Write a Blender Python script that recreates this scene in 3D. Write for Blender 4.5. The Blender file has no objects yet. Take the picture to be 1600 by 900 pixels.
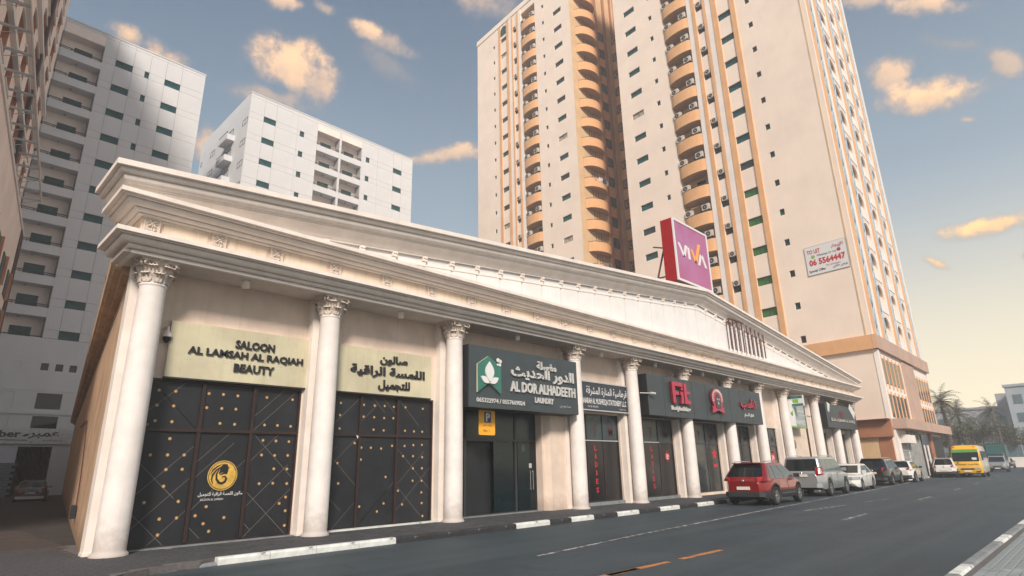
import bpy, bmesh, math, random, unicodedata
from mathutils import Vector, Matrix
random.seed(7)
S = bpy.context.scene
COL = S.collection
rad = math.radians

# ---------------------------------------------------------------- camera
YAW, PITCH, ROLL, CAM_Z = 0.800387553, 0.297179658, -0.0211457367, 1.6
fw = Vector((math.sin(YAW)*math.cos(PITCH), math.cos(YAW)*math.cos(PITCH), math.sin(PITCH)))
rt = Vector((math.cos(YAW), -math.sin(YAW), 0)); up = rt.cross(fw)
r2 = rt*math.cos(ROLL)+up*math.sin(ROLL); u2 = -rt*math.sin(ROLL)+up*math.cos(ROLL)
cd = bpy.data.cameras.new('camera'); cam = bpy.data.objects.new('camera', cd); COL.objects.link(cam)
cam.matrix_world = Matrix(((r2.x, u2.x, -fw.x, 0), (r2.y, u2.y, -fw.y, 0), (r2.z, u2.z, -fw.z, CAM_Z), (0, 0, 0, 1)))
cd.sensor_width = 36; cd.lens = 920.139/1600*36; cd.clip_start = .1; cd.clip_end = 5000
S.camera = cam

# ---------------------------------------------------------------- sky and sun
SUN_AZ, SUN_EL = 217.0, 34.0            # azimuth clockwise from +Y
EXPOSURE = 0.90
W = bpy.data.worlds.new('World'); S.world = W; W.use_nodes = True
nt = W.node_tree; N = nt.nodes; L = nt.links; N.clear()
def nd(tree, kind, **kw):
    n = tree.nodes.new(kind)
    for k, v in kw.items(): setattr(n, k, v)
    return n
def wire(tree, node, **ins):
    for k, v in ins.items():
        i = int(k[1:]) if k[0] == 'i' and k[1:].isdigit() else k
        if isinstance(v, bpy.types.NodeSocket): tree.links.new(v, node.inputs[i])
        else: node.inputs[i].default_value = v
    return node
def math_(tree, op, a, b=0.0, c=0.0, clamp=False):
    n = nd(tree, 'ShaderNodeMath', operation=op, use_clamp=clamp); wire(tree, n, i0=a, i1=b)
    if op in ('MULTIPLY_ADD', 'SMOOTH_MIN', 'SMOOTH_MAX'): wire(tree, n, i2=c)
    return n.outputs[0]
def vmath(tree, op, a, b=(0, 0, 0), out=0):
    n = nd(tree, 'ShaderNodeVectorMath', operation=op); wire(tree, n, i0=a, i1=b); return n.outputs[out]
def smooth(tree, v, lo, hi, a=0.0, b=1.0):
    n = nd(tree, 'ShaderNodeMapRange', interpolation_type='SMOOTHSTEP'); wire(tree, n, i0=v, i1=lo, i2=hi, i3=a, i4=b); return n.outputs[0]
def mixc(tree, f, a, b, mode='MIX'):
    n = nd(tree, 'ShaderNodeMix', data_type='RGBA', blend_type=mode); wire(tree, n, i0=f, i6=a, i7=b); return n.outputs[2]
tc = nd(nt, 'ShaderNodeTexCoord')
D = tc.outputs['Generated']
sky = nd(nt, 'ShaderNodeTexSky', sky_type='NISHITA', sun_disc=False)
sky.sun_elevation = rad(SUN_EL); sky.sun_rotation = rad(SUN_AZ); sky.air_density = 1.2; sky.dust_density = 2.5; sky.ozone_density = 1.5
sep = nd(nt, 'ShaderNodeSeparateXYZ'); wire(nt, sep, i0=D)
# evening air: the blue greys out and turns cream towards the horizon, all the way round
skyc = mixc(nt, 1.0, sky.outputs[0], (.085, .085, .085, 1), 'MULTIPLY')
blue = mixc(nt, smooth(nt, sep.outputs[2], .28, .74), (.195, .258, .310, 1), (.056, .096, .150, 1))
skyc = mixc(nt, .88, skyc, blue)
glow = smooth(nt, sep.outputs[2], .42, .05)
east = smooth(nt, vmath(nt, 'DOT_PRODUCT', D, (.995, .06, .08), 1), -.2, 1.0, .35, 1.0)
skyc = mixc(nt, math_(nt, 'MULTIPLY', glow, east), skyc, (.70, .61, .43, 1))
# clouds: each one a ragged patch in a direction of the sky
CL = [[0.1146,0.8173,0.5647,42.2078,-3.0097,-4.2095,2.4033,-33.5663,48.0962,0.9],[0.164,0.8164,0.5537,24.902,-0.6186,-6.4656,10.7895,-32.4557,44.6608,0.9],[0.308,0.7497,0.5857,16.2675,-7.2702,0.753,-7.0638,-13.6158,21.1425,1.0],[0.2987,0.7847,0.5432,14.625,-5.9814,0.5992,-11.437,-23.8786,40.7818,0.5],[0.3518,0.7422,0.5704,28.5429,-3.1046,-13.5667,7.6389,-19.3799,20.5064,0.8],[0.3802,0.6685,0.6391,25.1729,-9.0504,-5.5083,-6.3352,-54.8067,61.0981,0.9],[0.4206,0.6559,0.6268,24.7236,-11.5154,-4.5398,-9.0534,-37.1621,44.9584,0.55],[0.4265,0.675,0.6021,17.2103,-5.6315,-5.8794,1.4174,-31.5693,34.3872,0.18],[0.2688,0.711,0.6498,35.3466,-16.202,3.1067,-29.2029,-50.7473,67.6009,0.8],[0.3205,0.6868,0.6523,50.5195,-12.0112,-12.1786,0.8311,-57.8534,60.5056,0.6],[0.5139,0.527,0.6769,15.9743,-12.5261,-2.3761,-16.7275,-27.8552,34.3877,0.55],[0.5489,0.673,0.4958,11.2134,-10.892,2.3726,-27.0798,-16.476,52.3474,0.8],[0.2457,0.8524,0.4615,37.659,-15.5153,8.6094,-11.825,-12.4491,29.2897,0.7],[0.8583,0.103,0.5028,15.7297,-25.4246,-21.6421,-10.9141,-27.3905,24.2451,0.8],[0.882,0.0716,0.4658,3.5439,-15.2003,-4.3739,-17.91,-14.5778,36.1493,1.0],[0.8254,0.0498,0.5623,5.7291,-14.4631,-7.1293,-37.3937,-43.7768,58.7599,0.9],[0.8591,0.0309,0.5108,8.7593,-20.6198,-13.485,-25.8393,-41.0182,45.9365,0.35],[0.8797,-0.0085,0.4754,14.5484,-17.0902,-27.2296,-15.3498,-56.7124,27.3935,0.6],[0.9547,0.0435,0.2944,1.1209,-18.0166,-0.9736,-21.7327,-5.2022,71.2462,1.0],[0.9601,0.1112,0.2566,13.3041,-37.103,-33.7088,-14.701,-91.1004,94.4713,0.8],[0.9055,0.0403,0.4224,14.9668,-68.9985,-25.5056,-50.9269,-53.2774,114.2437,0.7],[0.9677,0.0259,0.2509,13,-136,-38,-19,-21,74,0.12],[0.8011,0.106,0.5891,12.2172,-29.0442,-11.3895,-42.8043,-43.9321,66.1156,0.7]]
rs = random.Random(3)
for k in range(9):                       # the same kind of clouds carry on behind the viewer
    a = rad(125+k*24+rs.uniform(-6, 6)); e = rad(rs.uniform(14, 48))
    d = Vector((math.sin(a)*math.cos(e), math.cos(a)*math.cos(e), math.sin(e)))
    h = Vector((math.cos(a), -math.sin(a), 0)); v = h.cross(d)
    h = h/rs.uniform(.07, .12); v = v/rs.uniform(.025, .04)
    CL.append([*d, *h, *v, rs.uniform(.5, 1)])
nz = nd(nt, 'ShaderNodeTexNoise', noise_dimensions='3D'); wire(nt, nz, Vector=D, Scale=24.0, Detail=8.0, Roughness=.62)
nz2 = nd(nt, 'ShaderNodeTexNoise', noise_dimensions='3D'); wire(nt, nz2, Vector=D, Scale=5.5, Detail=5.0, Roughness=.6)
nz3 = nd(nt, 'ShaderNodeTexNoise', noise_dimensions='3D'); wire(nt, nz3, Vector=D, Scale=26.0, Detail=4.0, Roughness=.55)
warp = vmath(nt, 'ADD', D, vmath(nt, 'MULTIPLY', vmath(nt, 'SUBTRACT', nz3.outputs[1], (.5, .5, .5)), (.016, .016, .016)))
warp = vmath(nt, 'ADD', warp, vmath(nt, 'MULTIPLY', vmath(nt, 'SUBTRACT', nz2.outputs[1], (.5, .5, .5)), (.016, .016, .016)))
fbm = math_(nt, 'MULTIPLY', math_(nt, 'SUBTRACT', nz.outputs[0], .5), 3.0)
dens = 0.0; lit = 0.0
for c in CL:
    d, h, v, b = Vector(c[:3]), Vector(c[3:6]), Vector(c[6:9]), c[9]
    dv = vmath(nt, 'SUBTRACT', warp, tuple(d))
    a = vmath(nt, 'DOT_PRODUCT', dv, tuple(h), 1); e = vmath(nt, 'DOT_PRODUCT', dv, tuple(v), 1)
    cb = nd(nt, 'ShaderNodeCombineXYZ'); wire(nt, cb, i0=a, i1=e)
    r = vmath(nt, 'LENGTH', cb.outputs[0], out=1)
    q = math_(nt, 'SUBTRACT', 1.0, r)
    gate = smooth(nt, vmath(nt, 'DOT_PRODUCT', D, tuple(d), 1), .7, .8)
    s = smooth(nt, math_(nt, 'ADD', math_(nt, 'MULTIPLY', math_(nt, 'MAXIMUM', q, -2.0), 1.25), fbm), -.45+.35*(1-b), .85+.25*(1-b), 0.0, .5+.5*b)
    s = math_(nt, 'MULTIPLY', math_(nt, 'MULTIPLY', s, gate), smooth(nt, q, -.75, .10))
    # top of the cloud brighter than its flat base
    br = math_(nt, 'MULTIPLY', s, smooth(nt, math_(nt, 'ADD', e, math_(nt, 'MULTIPLY', fbm, .8)), -.9, .7, b*.5, b*1.1))
    dens = math_(nt, 'MAXIMUM', dens, s); lit = math_(nt, 'MAXIMUM', lit, br)
low = smooth(nt, sep.outputs[2], .55, .25)
cream = mixc(nt, low, (.76, .47, .27, 1), (1.0, .57, .19, 1))
cloudc = mixc(nt, lit, (.16, .17, .19, 1), cream)
skyc = mixc(nt, math_(nt, 'MULTIPLY', dens, .96), skyc, cloudc)
bg = nd(nt, 'ShaderNodeBackground'); wire(nt, bg, Color=skyc, Strength=1.0)
out = nd(nt, 'ShaderNodeOutputWorld'); L.new(bg.outputs[0], out.inputs[0])

sd = bpy.data.lights.new('sun', 'SUN'); sun = bpy.data.objects.new('sun', sd); COL.objects.link(sun)
sd.energy = 2.7; sd.angle = rad(11); sd.color = (1.0, .88, .76)
sv = Vector((math.sin(rad(SUN_AZ))*math.cos(rad(SUN_EL)), math.cos(rad(SUN_AZ))*math.cos(rad(SUN_EL)), math.sin(rad(SUN_EL))))
sun.rotation_euler = sv.to_track_quat('Z', 'Y').to_euler(); sun.location = (0, -30, 60)

S.view_settings.view_transform = 'Standard'; S.view_settings.look = 'None'
S.view_settings.exposure = EXPOSURE; S.view_settings.gamma = 1.0
S.render.engine = 'CYCLES'; S.cycles.use_denoising = True
S.cycles.max_bounces = 6; S.cycles.diffuse_bounces = 3; S.cycles.glossy_bounces = 3; S.cycles.transmission_bounces = 3; S.cycles.volume_bounces = 1

# ---------------------------------------------------------------- materials
MATS = {}
def mat(name, col, rough=.75, var=.12, scale=3.0, bump=0.0, bscale=60.0, metal=0.0, coat=0.0, streak=0.0, emit=0.0, spec=.5, col2=None, split=None, grime=0.0):
    m = bpy.data.materials.new(name); m.use_nodes = True; t = m.node_tree; b = t.nodes['Principled BSDF']
    tcn = nd(t, 'ShaderNodeTexCoord'); co = tcn.outputs['Object']
    base = (*col, 1)
    if var > 0 or streak > 0:
        n1 = nd(t, 'ShaderNodeTexNoise'); wire(t, n1, Vector=co, Scale=scale, Detail=6.0, Roughness=.62)
        c = mixc(t, smooth(t, n1.outputs[0], .3, .7), tuple(x*(1-var) for x in col)+(1,), tuple(min(1, x*(1+var*.7)) for x in col)+(1,))
        if col2:
            n3 = nd(t, 'ShaderNodeTexNoise'); wire(t, n3, Vector=co, Scale=scale*.37, Detail=7.0, Roughness=.7)
            c = mixc(t, smooth(t, n3.outputs[0], *(split or (.5, .68))), c, (*col2, 1))
        if streak > 0:
            mp = nd(t, 'ShaderNodeMapping'); wire(t, mp, Vector=co, Scale=(2.6, 2.6, .12))
            n2 = nd(t, 'ShaderNodeTexNoise'); wire(t, n2, Vector=mp.outputs[0], Scale=2.2, Detail=8.0, Roughness=.7)
            c = mixc(t, smooth(t, n2.outputs[0], .48, .78, 0, streak), c, tuple(x*y for x, y in zip(col, (.52, .42, .34)))+(1,))
        if grime > 0:
            sz = nd(t, 'ShaderNodeSeparateXYZ'); wire(t, sz, i0=co); n4 = nd(t, 'ShaderNodeTexNoise'); wire(t, n4, Vector=co, Scale=4.5, Detail=8.0, Roughness=.75)
            g = smooth(t, math_(t, 'ADD', sz.outputs[2], math_(t, 'MULTIPLY', n4.outputs[0], -1.1)), -.55, .25, grime, 0.0)
            c = mixc(t, g, c, tuple(x*y for x, y in zip(col, (.38, .33, .30)))+(1,))
        t.links.new(c, b.inputs['Base Color'])
    else: b.inputs['Base Color'].default_value = base
    b.inputs['Roughness'].default_value = rough; b.inputs['Metallic'].default_value = metal
    b.inputs['Coat Weight'].default_value = coat; b.inputs['Coat Roughness'].default_value = .05
    b.inputs['Specular IOR Level'].default_value = spec
    if emit: b.inputs['Emission Color'].default_value = base; b.inputs['Emission Strength'].default_value = emit
    if bump:
        nb = nd(t, 'ShaderNodeTexNoise'); wire(t, nb, Vector=co, Scale=bscale, Detail=5.0, Roughness=.6)
        bp = nd(t, 'ShaderNodeBump'); wire(t, bp, Height=nb.outputs[0], Strength=bump, Distance=.02); t.links.new(bp.outputs[0], b.inputs['Normal'])
    MATS[name] = m; return m
mat('hall_plaster', (.70, .575, .485), .85, .10, 1.3, .25, 45, streak=.22, grime=.5)
mat('hall_trim', (.80, .73, .675), .7, .08, 1.6, .12, 40, streak=.15)
mat('hall_frieze', (.80, .66, .53), .75, .10, 1.2, .12, 40, streak=.45)
mat('hall_side', (.56, .38, .25), .85, .22, .8, .3, 30, streak=1.0, grime=.8)
mat('column_stone', (.77, .725, .70), .65, .08, 1.8, .15, 30, streak=.14, grime=.55)
mat('capital_stone', (.66, .57, .50), .7, .22, 9, .3, 60)
mat('tympanum', (.78, .765, .76), .7, .06, 1.0, .08, 30, streak=.12)
mat('roof_grey', (.35, .34, .33), .9, .15, 2)
mat('joint_brown', (.46, .39, .33), .9, .2, 3)
mat('soffit', (.60, .54, .49), .85, .10, 1.2)
mat('frame_maroon', (.030, .016, .015), .45, .2, 6)
mat('panel_black', (.012, .014, .019), .5, .25, 1.6, .0, col2=(.021, .023, .030), split=(.45, .7))
mat('dot_gold', (.42, .24, .09), .5, .2, 30)
mat('gold', (.74, .47, .10), .35, .25, 8, metal=.3)
mat('line_grey', (.20, .175, .15), .6, 0)
mat('white_print', (.72, .72, .72), .6, 0)
mat('sign_cream', (.58, .54, .385), .45, .14, .8, streak=.3)
mat('letter_black', (.018, .019, .024), .35, 0)
mat('sign_slate', (.046, .062, .072), .5, .10, 1.3, streak=.3)
mat('sign_slate_side', (.014, .015, .017), .5, .1)
mat('letter_steel', (.60, .60, .60), .35, .15, 12, metal=.25)
mat('logo_green', (.035, .17, .135), .45, .08)
mat('sign_navy', (.035, .045, .062), .5, .1, 40)
mat('letter_crimson', (.42, .03, .07), .4, .1, 8)
mat('letter_crimson_dark', (.16, .006, .018), .45, .1)
mat('letter_red', (.50, .02, .03), .5, .0)
mat('glass_dark', (.006, .009, .011), .06, .0, spec=.4)
mat('glass_film', (.036, .060, .068), .22, .35, .8, spec=.35)
mat('glass_door', (.006, .014, .017), .10, .2, 1.0, spec=.35)
mat('alu_dark', (.03, .032, .034), .4, .1)
mat('alu_light', (.45, .46, .46), .4, .1)
mat('yellow_sign', (.90, .43, .03), .5, .05)
mat('navy_print', (.02, .06, .16), .5, 0)
mat('steel', (.55, .55, .55), .25, 0, metal=.9)
mat('asphalt', (.016, .035, .050), .62, .30, .6, .5, 90, col2=(.030, .056, .074), split=(.42, .7))
am_ = MATS['asphalt']; t_ = am_.node_tree; b_ = t_.nodes['Principled BSDF']; old = b_.inputs['Base Color'].links[0].from_socket
co_ = [n for n in t_.nodes if n.bl_idname == 'ShaderNodeTexCoord'][0].outputs['Object']
mp_a = nd(t_, 'ShaderNodeMapping'); wire(t_, mp_a, Vector=co_, Scale=(.035, .9, 1)); na = nd(t_, 'ShaderNodeTexNoise'); wire(t_, na, Vector=mp_a.outputs[0], Scale=1.6, Detail=6.0, Roughness=.6)
ca_ = mixc(t_, smooth(t_, na.outputs[0], .42, .62, 0, .55), old, (.050, .072, .086, 1))
wv = nd(t_, 'ShaderNodeTexNoise'); wire(t_, wv, Vector=co_, Scale=1.1, Detail=5.0); wv2 = vmath(t_, 'ADD', co_, vmath(t_, 'MULTIPLY', wv.outputs[1], (.9, .9, .9)))
vo = nd(t_, 'ShaderNodeTexVoronoi', feature='DISTANCE_TO_EDGE'); wire(t_, vo, Vector=wv2, Scale=.28)
nb_ = nd(t_, 'ShaderNodeTexNoise'); wire(t_, nb_, Vector=co_, Scale=.22, Detail=3.0)
crk = math_(t_, 'MULTIPLY', smooth(t_, vo.outputs[0], .004, .012, 1.0, 0.0), smooth(t_, nb_.outputs[0], .50, .60))
ca_ = mixc(t_, math_(t_, 'MULTIPLY', crk, .7), ca_, (.022, .024, .026, 1))
nc_ = nd(t_, 'ShaderNodeTexNoise'); wire(t_, nc_, Vector=co_, Scale=.9, Detail=6.0, Roughness=.7); ca_ = mixc(t_, smooth(t_, nc_.outputs[0], .63, .70, 0, .6), ca_, (.030, .034, .038, 1))
nf_ = nd(t_, 'ShaderNodeTexNoise'); wire(t_, nf_, Vector=co_, Scale=55.0, Detail=3.0, Roughness=.8); ca_ = mixc(t_, smooth(t_, nf_.outputs[0], .40, .68, 0, .45), ca_, (.10, .12, .13, 1))
t_.links.new(ca_, b_.inputs['Base Color'])
mat('paint_orange', (.50, .20, .06), .8, .35, 14, col2=(.08, .08, .08), split=(.55, .62))
mat('paint_white', (.48, .44, .42), .8, .3, 12, col2=(.08, .09, .10), split=(.44, .56))
mat('kerb_white', (.66, .68, .66), .8, .15, 5, .5, 40, col2=(.22, .22, .22), split=(.60, .68))
mat('kerb_black', (.028, .029, .032), .75, .3, 8, .5, 40, col2=(.13, .13, .13), split=(.62, .72))
mat('kerb_grey', (.22, .24, .25), .85, .2, 5, .4, 40)
mat('paver_slate', (.060, .062, .070), .85, .25, 2.3, .3, 50)
mat('paver_brown', (.062, .050, .046), .85, .3, 2.3, .3, 50)
mat('paver_light', (.27, .31, .32), .85, .25, 2.7, .3, 50)
mat('joint_sand', (.13, .12, .12), .95, .2, 20)
mat('ground_dust', (.17, .155, .14), .95, .2, .4)
mat('alley_paving', (.040, .037, .037), .85, .3, 1.5, .3, 60)
# ---------------------------------------------------------------- mesh helpers
class MB:
    def __init__(s): s.v = []; s.f = []; s.m = []; s.sm = []
    def add(s, vs, fs, m=0, smooth=False):
        o = len(s.v); s.v += [tuple(v) for v in vs]
        for f in fs: s.f.append([o+i for i in f]); s.m.append(m); s.sm.append(smooth)
    def box(s, x0, x1, y0, y1, z0, z1, m=0):
        s.add([(x0,y0,z0),(x1,y0,z0),(x1,y1,z0),(x0,y1,z0),(x0,y0,z1),(x1,y0,z1),(x1,y1,z1),(x0,y1,z1)],
              [(0,3,2,1),(4,5,6,7),(0,1,5,4),(1,2,6,5),(2,3,7,6),(3,0,4,7)], m); return s
    def quad(s, a, b, c, d, m=0): s.add([a,b,c,d], [(0,1,2,3)], m); return s
    def prism(s, pts, y0, y1, m=0, mside=None):      # pts: outline (x, z) ccw seen from -Y
        n = len(pts); vs = [(x, y0, z) for x, z in pts]+[(x, y1, z) for x, z in pts]
        s.add(vs, [list(range(n)), list(range(2*n-1, n-1, -1))], m)
        s.add(vs, [(i, i+n, (i+1) % n+n, (i+1) % n) for i in range(n)], m if mside is None else mside); return s
    def vprism(s, pts, z0, z1, m=0):                  # pts: outline (x, y) ccw from above
        n = len(pts); vs = [(x, y, z0) for x, y in pts]+[(x, y, z1) for x, y in pts]
        s.add(vs, [list(range(n-1, -1, -1)), list(range(n, 2*n))]+[(i, (i+1) % n, (i+1) % n+n, i+n) for i in range(n)], m); return s
    def tube(s, pts, r, n=8, m=0, cap=True, r2=None):
        pts = [Vector(p) for p in pts]; K = len(pts); vs = []
        for i, p in enumerate(pts):
            d = (pts[min(i+1, K-1)]-pts[max(i-1, 0)]).normalized()
            a = d.orthogonal().normalized() if abs(d.z) > .9 else d.cross(Vector((0, 0, 1))).normalized()
            b = d.cross(a); rr = r if r2 is None else r+(r2-r)*i/(K-1)
            vs += [p+a*rr*math.cos(2*math.pi*j/n)+b*rr*math.sin(2*math.pi*j/n) for j in range(n)]
        fs = [(i*n+j, i*n+(j+1) % n, (i+1)*n+(j+1) % n, (i+1)*n+j) for i in range(K-1) for j in range(n)]
        s.add(vs, fs, m, True)
        if cap: s.add(vs, [list(range(n-1, -1, -1)), [(K-1)*n+j for j in range(n)]], m)
        return s
    def lathe(s, prof, n=24, m=0, c=(0, 0, 0), smooth=True):   # prof: (r, z)
        vs = [(c[0]+r*math.cos(2*math.pi*j/n), c[1]+r*math.sin(2*math.pi*j/n), c[2]+z) for r, z in prof for j in range(n)]
        s.add(vs, [(i*n+j, i*n+(j+1) % n, (i+1)*n+(j+1) % n, (i+1)*n+j) for i in range(len(prof)-1) for j in range(n)], m, smooth)
        return s
    def disc(s, cx, cz, r, y, n=20, m=0, depth=.004):
        s.prism([(cx+r*math.cos(2*math.pi*k/n), cz+r*math.sin(2*math.pi*k/n)) for k in range(n)], y, y+depth, m); return s
    def grid(s, rows, m=0, smooth=True, close=False):
        R, Cn = len(rows), len(rows[0]); vs = [p for r in rows for p in r]
        s.add(vs, [(i*Cn+j, i*Cn+(j+1) % Cn, (i+1)*Cn+(j+1) % Cn, (i+1)*Cn+j) for i in range(R-1) for j in range(Cn if close else Cn-1)], m, smooth); return s
    def mesh(s, name, mats):
        me = bpy.data.meshes.new(name); me.from_pydata(s.v, [], s.f)
        for m in mats: me.materials.append(MATS[m])
        me.polygons.foreach_set('material_index', s.m); me.polygons.foreach_set('use_smooth', s.sm)
        me.validate(); me.update(); return me
def obj(name, mb, mats, parent=None, loc=None, rotz=0, label=None, kind=None):
    if isinstance(mats, str): mats = [mats]
    me = mb.mesh(name, mats) if isinstance(mb, MB) else mb
    o = bpy.data.objects.new(name, me); COL.objects.link(o)
    if parent: o.parent = parent
    if loc: o.location = loc
    if rotz: o.rotation_euler = (0, 0, rotz)
    if label: o['label'] = label
    if kind: o['kind'] = kind
    return o
def tag(o, label, cat, group=None):
    o['label'] = label; o['category'] = cat
    if group: o['group'] = group
    return o
def thing(name, label, cat, loc=(0, 0, 0), rotz=0, group=None):
    o = bpy.data.objects.new(name, None); COL.objects.link(o); o.location = loc; o.rotation_euler = (0, 0, rotz)
    o.empty_display_size = .3
    return tag(o, label, cat, group)
def struct(name, mb, mats): return obj(name, mb, mats, kind='structure')
def dup(root, loc, rotz, label=None, group=None):
    r = root.copy(); COL.objects.link(r); r.location = loc; r.rotation_euler = (0, 0, rotz)
    if label: r['label'] = label
    if group: r['group'] = group
    def kids(src, dst):
        for ch in list(src.children):
            c = ch.copy(); COL.objects.link(c); c.parent = dst; kids(ch, c)
    kids(root, r); return r
def smooth_by_angle(o, a=35):
    me = o.data; bm = bmesh.new(); bm.from_mesh(me)
    for e in bm.edges:
        if len(e.link_faces) == 2 and e.calc_face_angle(0) > rad(a): e.smooth = False
    bm.to_mesh(me); bm.free()
def weld(o, d=.0005, a=35):
    me = o.data; bm = bmesh.new(); bm.from_mesh(me); bmesh.ops.remove_doubles(bm, verts=bm.verts, dist=d)
    bmesh.ops.recalc_face_normals(bm, faces=bm.faces)
    for e in bm.edges:
        if len(e.link_faces) == 2 and e.calc_face_angle(0) > rad(a): e.smooth = False
    bm.to_mesh(me); bm.free()
def sweep(mb, prof, path, m=0, smooth=False):
    """prof: (out, z) bottom to top, path: 3D points; outward is to the right of the walking direction"""
    P = [Vector(p) for p in path]; n = len(P); nor = []
    for i in range(n-1):
        d = P[i+1]-P[i]; d.z = 0; d.normalize(); nor.append(Vector((d.y, -d.x, 0)))
    rows = []
    for i in range(n):
        if i == 0: o = nor[0]
        elif i == n-1: o = nor[-1]
        else:
            o = (nor[i-1]+nor[i]); o = o/max(.2, o.dot(nor[i]))
        rows.append([P[i]+o*a+Vector((0, 0, z)) for a, z in prof])
    mb.grid(rows, m, smooth)
    for r in (rows[0], rows[-1]): mb.add(r, [list(range(len(r)))], m)
    return mb
def wall_open(mb, x0, x1, z0, z1, ops, y=0.0, depth=.2, m=0, mr=None, ztop=None):
    """front sheet with openings (xa,xb,za,zb) and their reveals"""
    mr = m if mr is None else mr
    xs = sorted({x0, x1, *[o[0] for o in ops], *[o[1] for o in ops]}); 
    for i in range(len(xs)-1):
        a, b = xs[i], xs[i+1]
        if b-a < 1e-6: continue
        hs = sorted([(o[2], o[3]) for o in ops if o[0] <= a+1e-6 and o[1] >= b-1e-6]); z = z0
        for lo, hi in hs+[(z1, z1)]:
            if lo > z+1e-6: mb.add([(a, y, z), (b, y, z), (b, y, lo), (a, y, lo)], [(0, 1, 2, 3)], m)
            z = max(z, hi)
    for a, b, lo, hi in ops:
        f, k = y, y+depth
        mb.add([(a,f,lo),(a,f,hi),(a,k,hi),(a,k,lo)], [(0,1,2,3)], mr); mb.add([(b,f,lo),(b,k,lo),(b,k,hi),(b,f,hi)], [(0,1,2,3)], mr)
        mb.add([(a,f,lo),(a,k,lo),(b,k,lo),(b,f,lo)], [(0,1,2,3)], mr); mb.add([(a,f,hi),(b,f,hi),(b,k,hi),(a,k,hi)], [(0,1,2,3)], mr)
    return mb

# ---------------------------------------------------------------- lettering
FORMS = {}
for cp in range(0xFE70, 0xFEFD):
    d = unicodedata.decomposition(chr(cp)).split()
    if len(d) >= 2 and d[0][1:-1] in ('isolated', 'final', 'initial', 'medial'): FORMS[(d[0][1:-1], tuple(int(x, 16) for x in d[1:]))] = chr(cp)
def shape(s):
    outl = []; i = 0; chars = []
    while i < len(s):
        if i+1 < len(s) and s[i] == '\u0644' and ('isolated', (0x644, ord(s[i+1]))) in FORMS: chars.append((0x644, ord(s[i+1]))); i += 2
        else: chars.append((ord(s[i]),)); i += 1
    def fwd(c): return ('initial', c) in FORMS
    def back(c): return ('final', c) in FORMS
    for k, c in enumerate(chars):
        pj = k > 0 and fwd(chars[k-1]) and back(c)
        nj = k < len(chars)-1 and fwd(c) and back(chars[k+1])
        f = 'medial' if pj and nj else 'final' if pj else 'initial' if nj else 'isolated'
        outl.append(FORMS.get((f, c), ''.join(map(chr, c))))
    return outl[::-1]
def curve_mesh(body, bold):
    c = bpy.data.curves.new('lettering', 'FONT'); c.body = body; c.size = 1.0; c.offset = bold; c.resolution_u = 2; c.fill_mode = 'FRONT'
    o = bpy.data.objects.new('lettering', c); COL.objects.link(o)
    dg = bpy.context.evaluated_depsgraph_get(); me = bpy.data.meshes.new_from_object(o.evaluated_get(dg))
    bpy.data.objects.remove(o)
    vs = [(v.co.x, v.co.y) for v in me.vertices]; fs = [tuple(p.vertices) for p in me.polygons]
    bpy.data.meshes.remove(me); return vs, fs
ADV = {}
def glyphs(s, bold):
    arabic = any('\u0600' <= ch <= '\u06ff' for ch in s)
    if not arabic: return [curve_mesh(s, bold)]
    gl = shape(s); res = []; x = 0.0
    for g in gl:
        if g not in ADV:
            a, _ = curve_mesh(g+'|', 0); b, _ = curve_mesh('|', 0); ADV[g] = max(p[0] for p in a)-max(p[0] for p in b)
        if g != ' ':
            vs, fs = curve_mesh(g, bold); res.append(([(p[0]+x, p[1]) for p in vs], fs))
        x += ADV[g]
    return res
def text(parent, s, cx, cz, w, h, y, m, depth=.02, bold=.0, name='lettering', mside=None, label=None, mb=None, into=None):
    """flat or raised letters standing in the x-z plane, centred on (cx, cz), w wide, h tall, front face at y"""
    parts = glyphs(s, bold); allv = [p for vs, _ in parts for p in vs]
    x0, x1 = min(p[0] for p in allv), max(p[0] for p in allv); z0, z1 = min(p[1] for p in allv), max(p[1] for p in allv)
    if w is None: w = (x1-x0)*h/(z1-z0)
    sx, sz = w/(x1-x0), h/(z1-z0); M_ = into or MB()
    for vs, fs in parts:
        P = [((a-x0)*sx-w/2+cx, (b-z0)*sz-h/2+cz) for a, b in vs]
        fr = [(a, y, b) for a, b in P]; M_.add(fr, [f if True else f for f in fs], 0)
        cnt = {}
        for f in fs:
            for i in range(len(f)):
                e = (f[i], f[(i+1) % len(f)])
                if (e[1], e[0]) in cnt: del cnt[(e[1], e[0])]
                else: cnt[e] = 1
        if depth > .006:
            bk = [(a, y+depth, b) for a, b in P]; n = len(P)
            M_.add(fr+bk, [(a, b, b+n, a+n) for a, b in cnt], 1 if mside else 0)
    if into: return M_
    return obj(name, M_, [m]+([mside] if mside else []), parent, label=label)
# ---------------------------------------------------------------- ground, road, pavements
PAV = .13; KY = 12.2
struct('ground', MB().box(-900, 1500, -900, 1500, -.6, -.012), 'ground_dust')
def rdy(x): return 0 if x < 45 else (x-45)*.030      # the street swings slightly left further on
g = MB(); xs = [-60, 0, 45, 70, 100, 150, 220, 400]
top = [(x, KY+rdy(x)+(6 if x < 3.0 else 0)*0, 0) for x in xs]; bot = [(x, 1.95+rdy(x)*.9, 0) for x in xs]
g.grid([bot, top], smooth=False); struct('road', g, 'asphalt')
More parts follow.
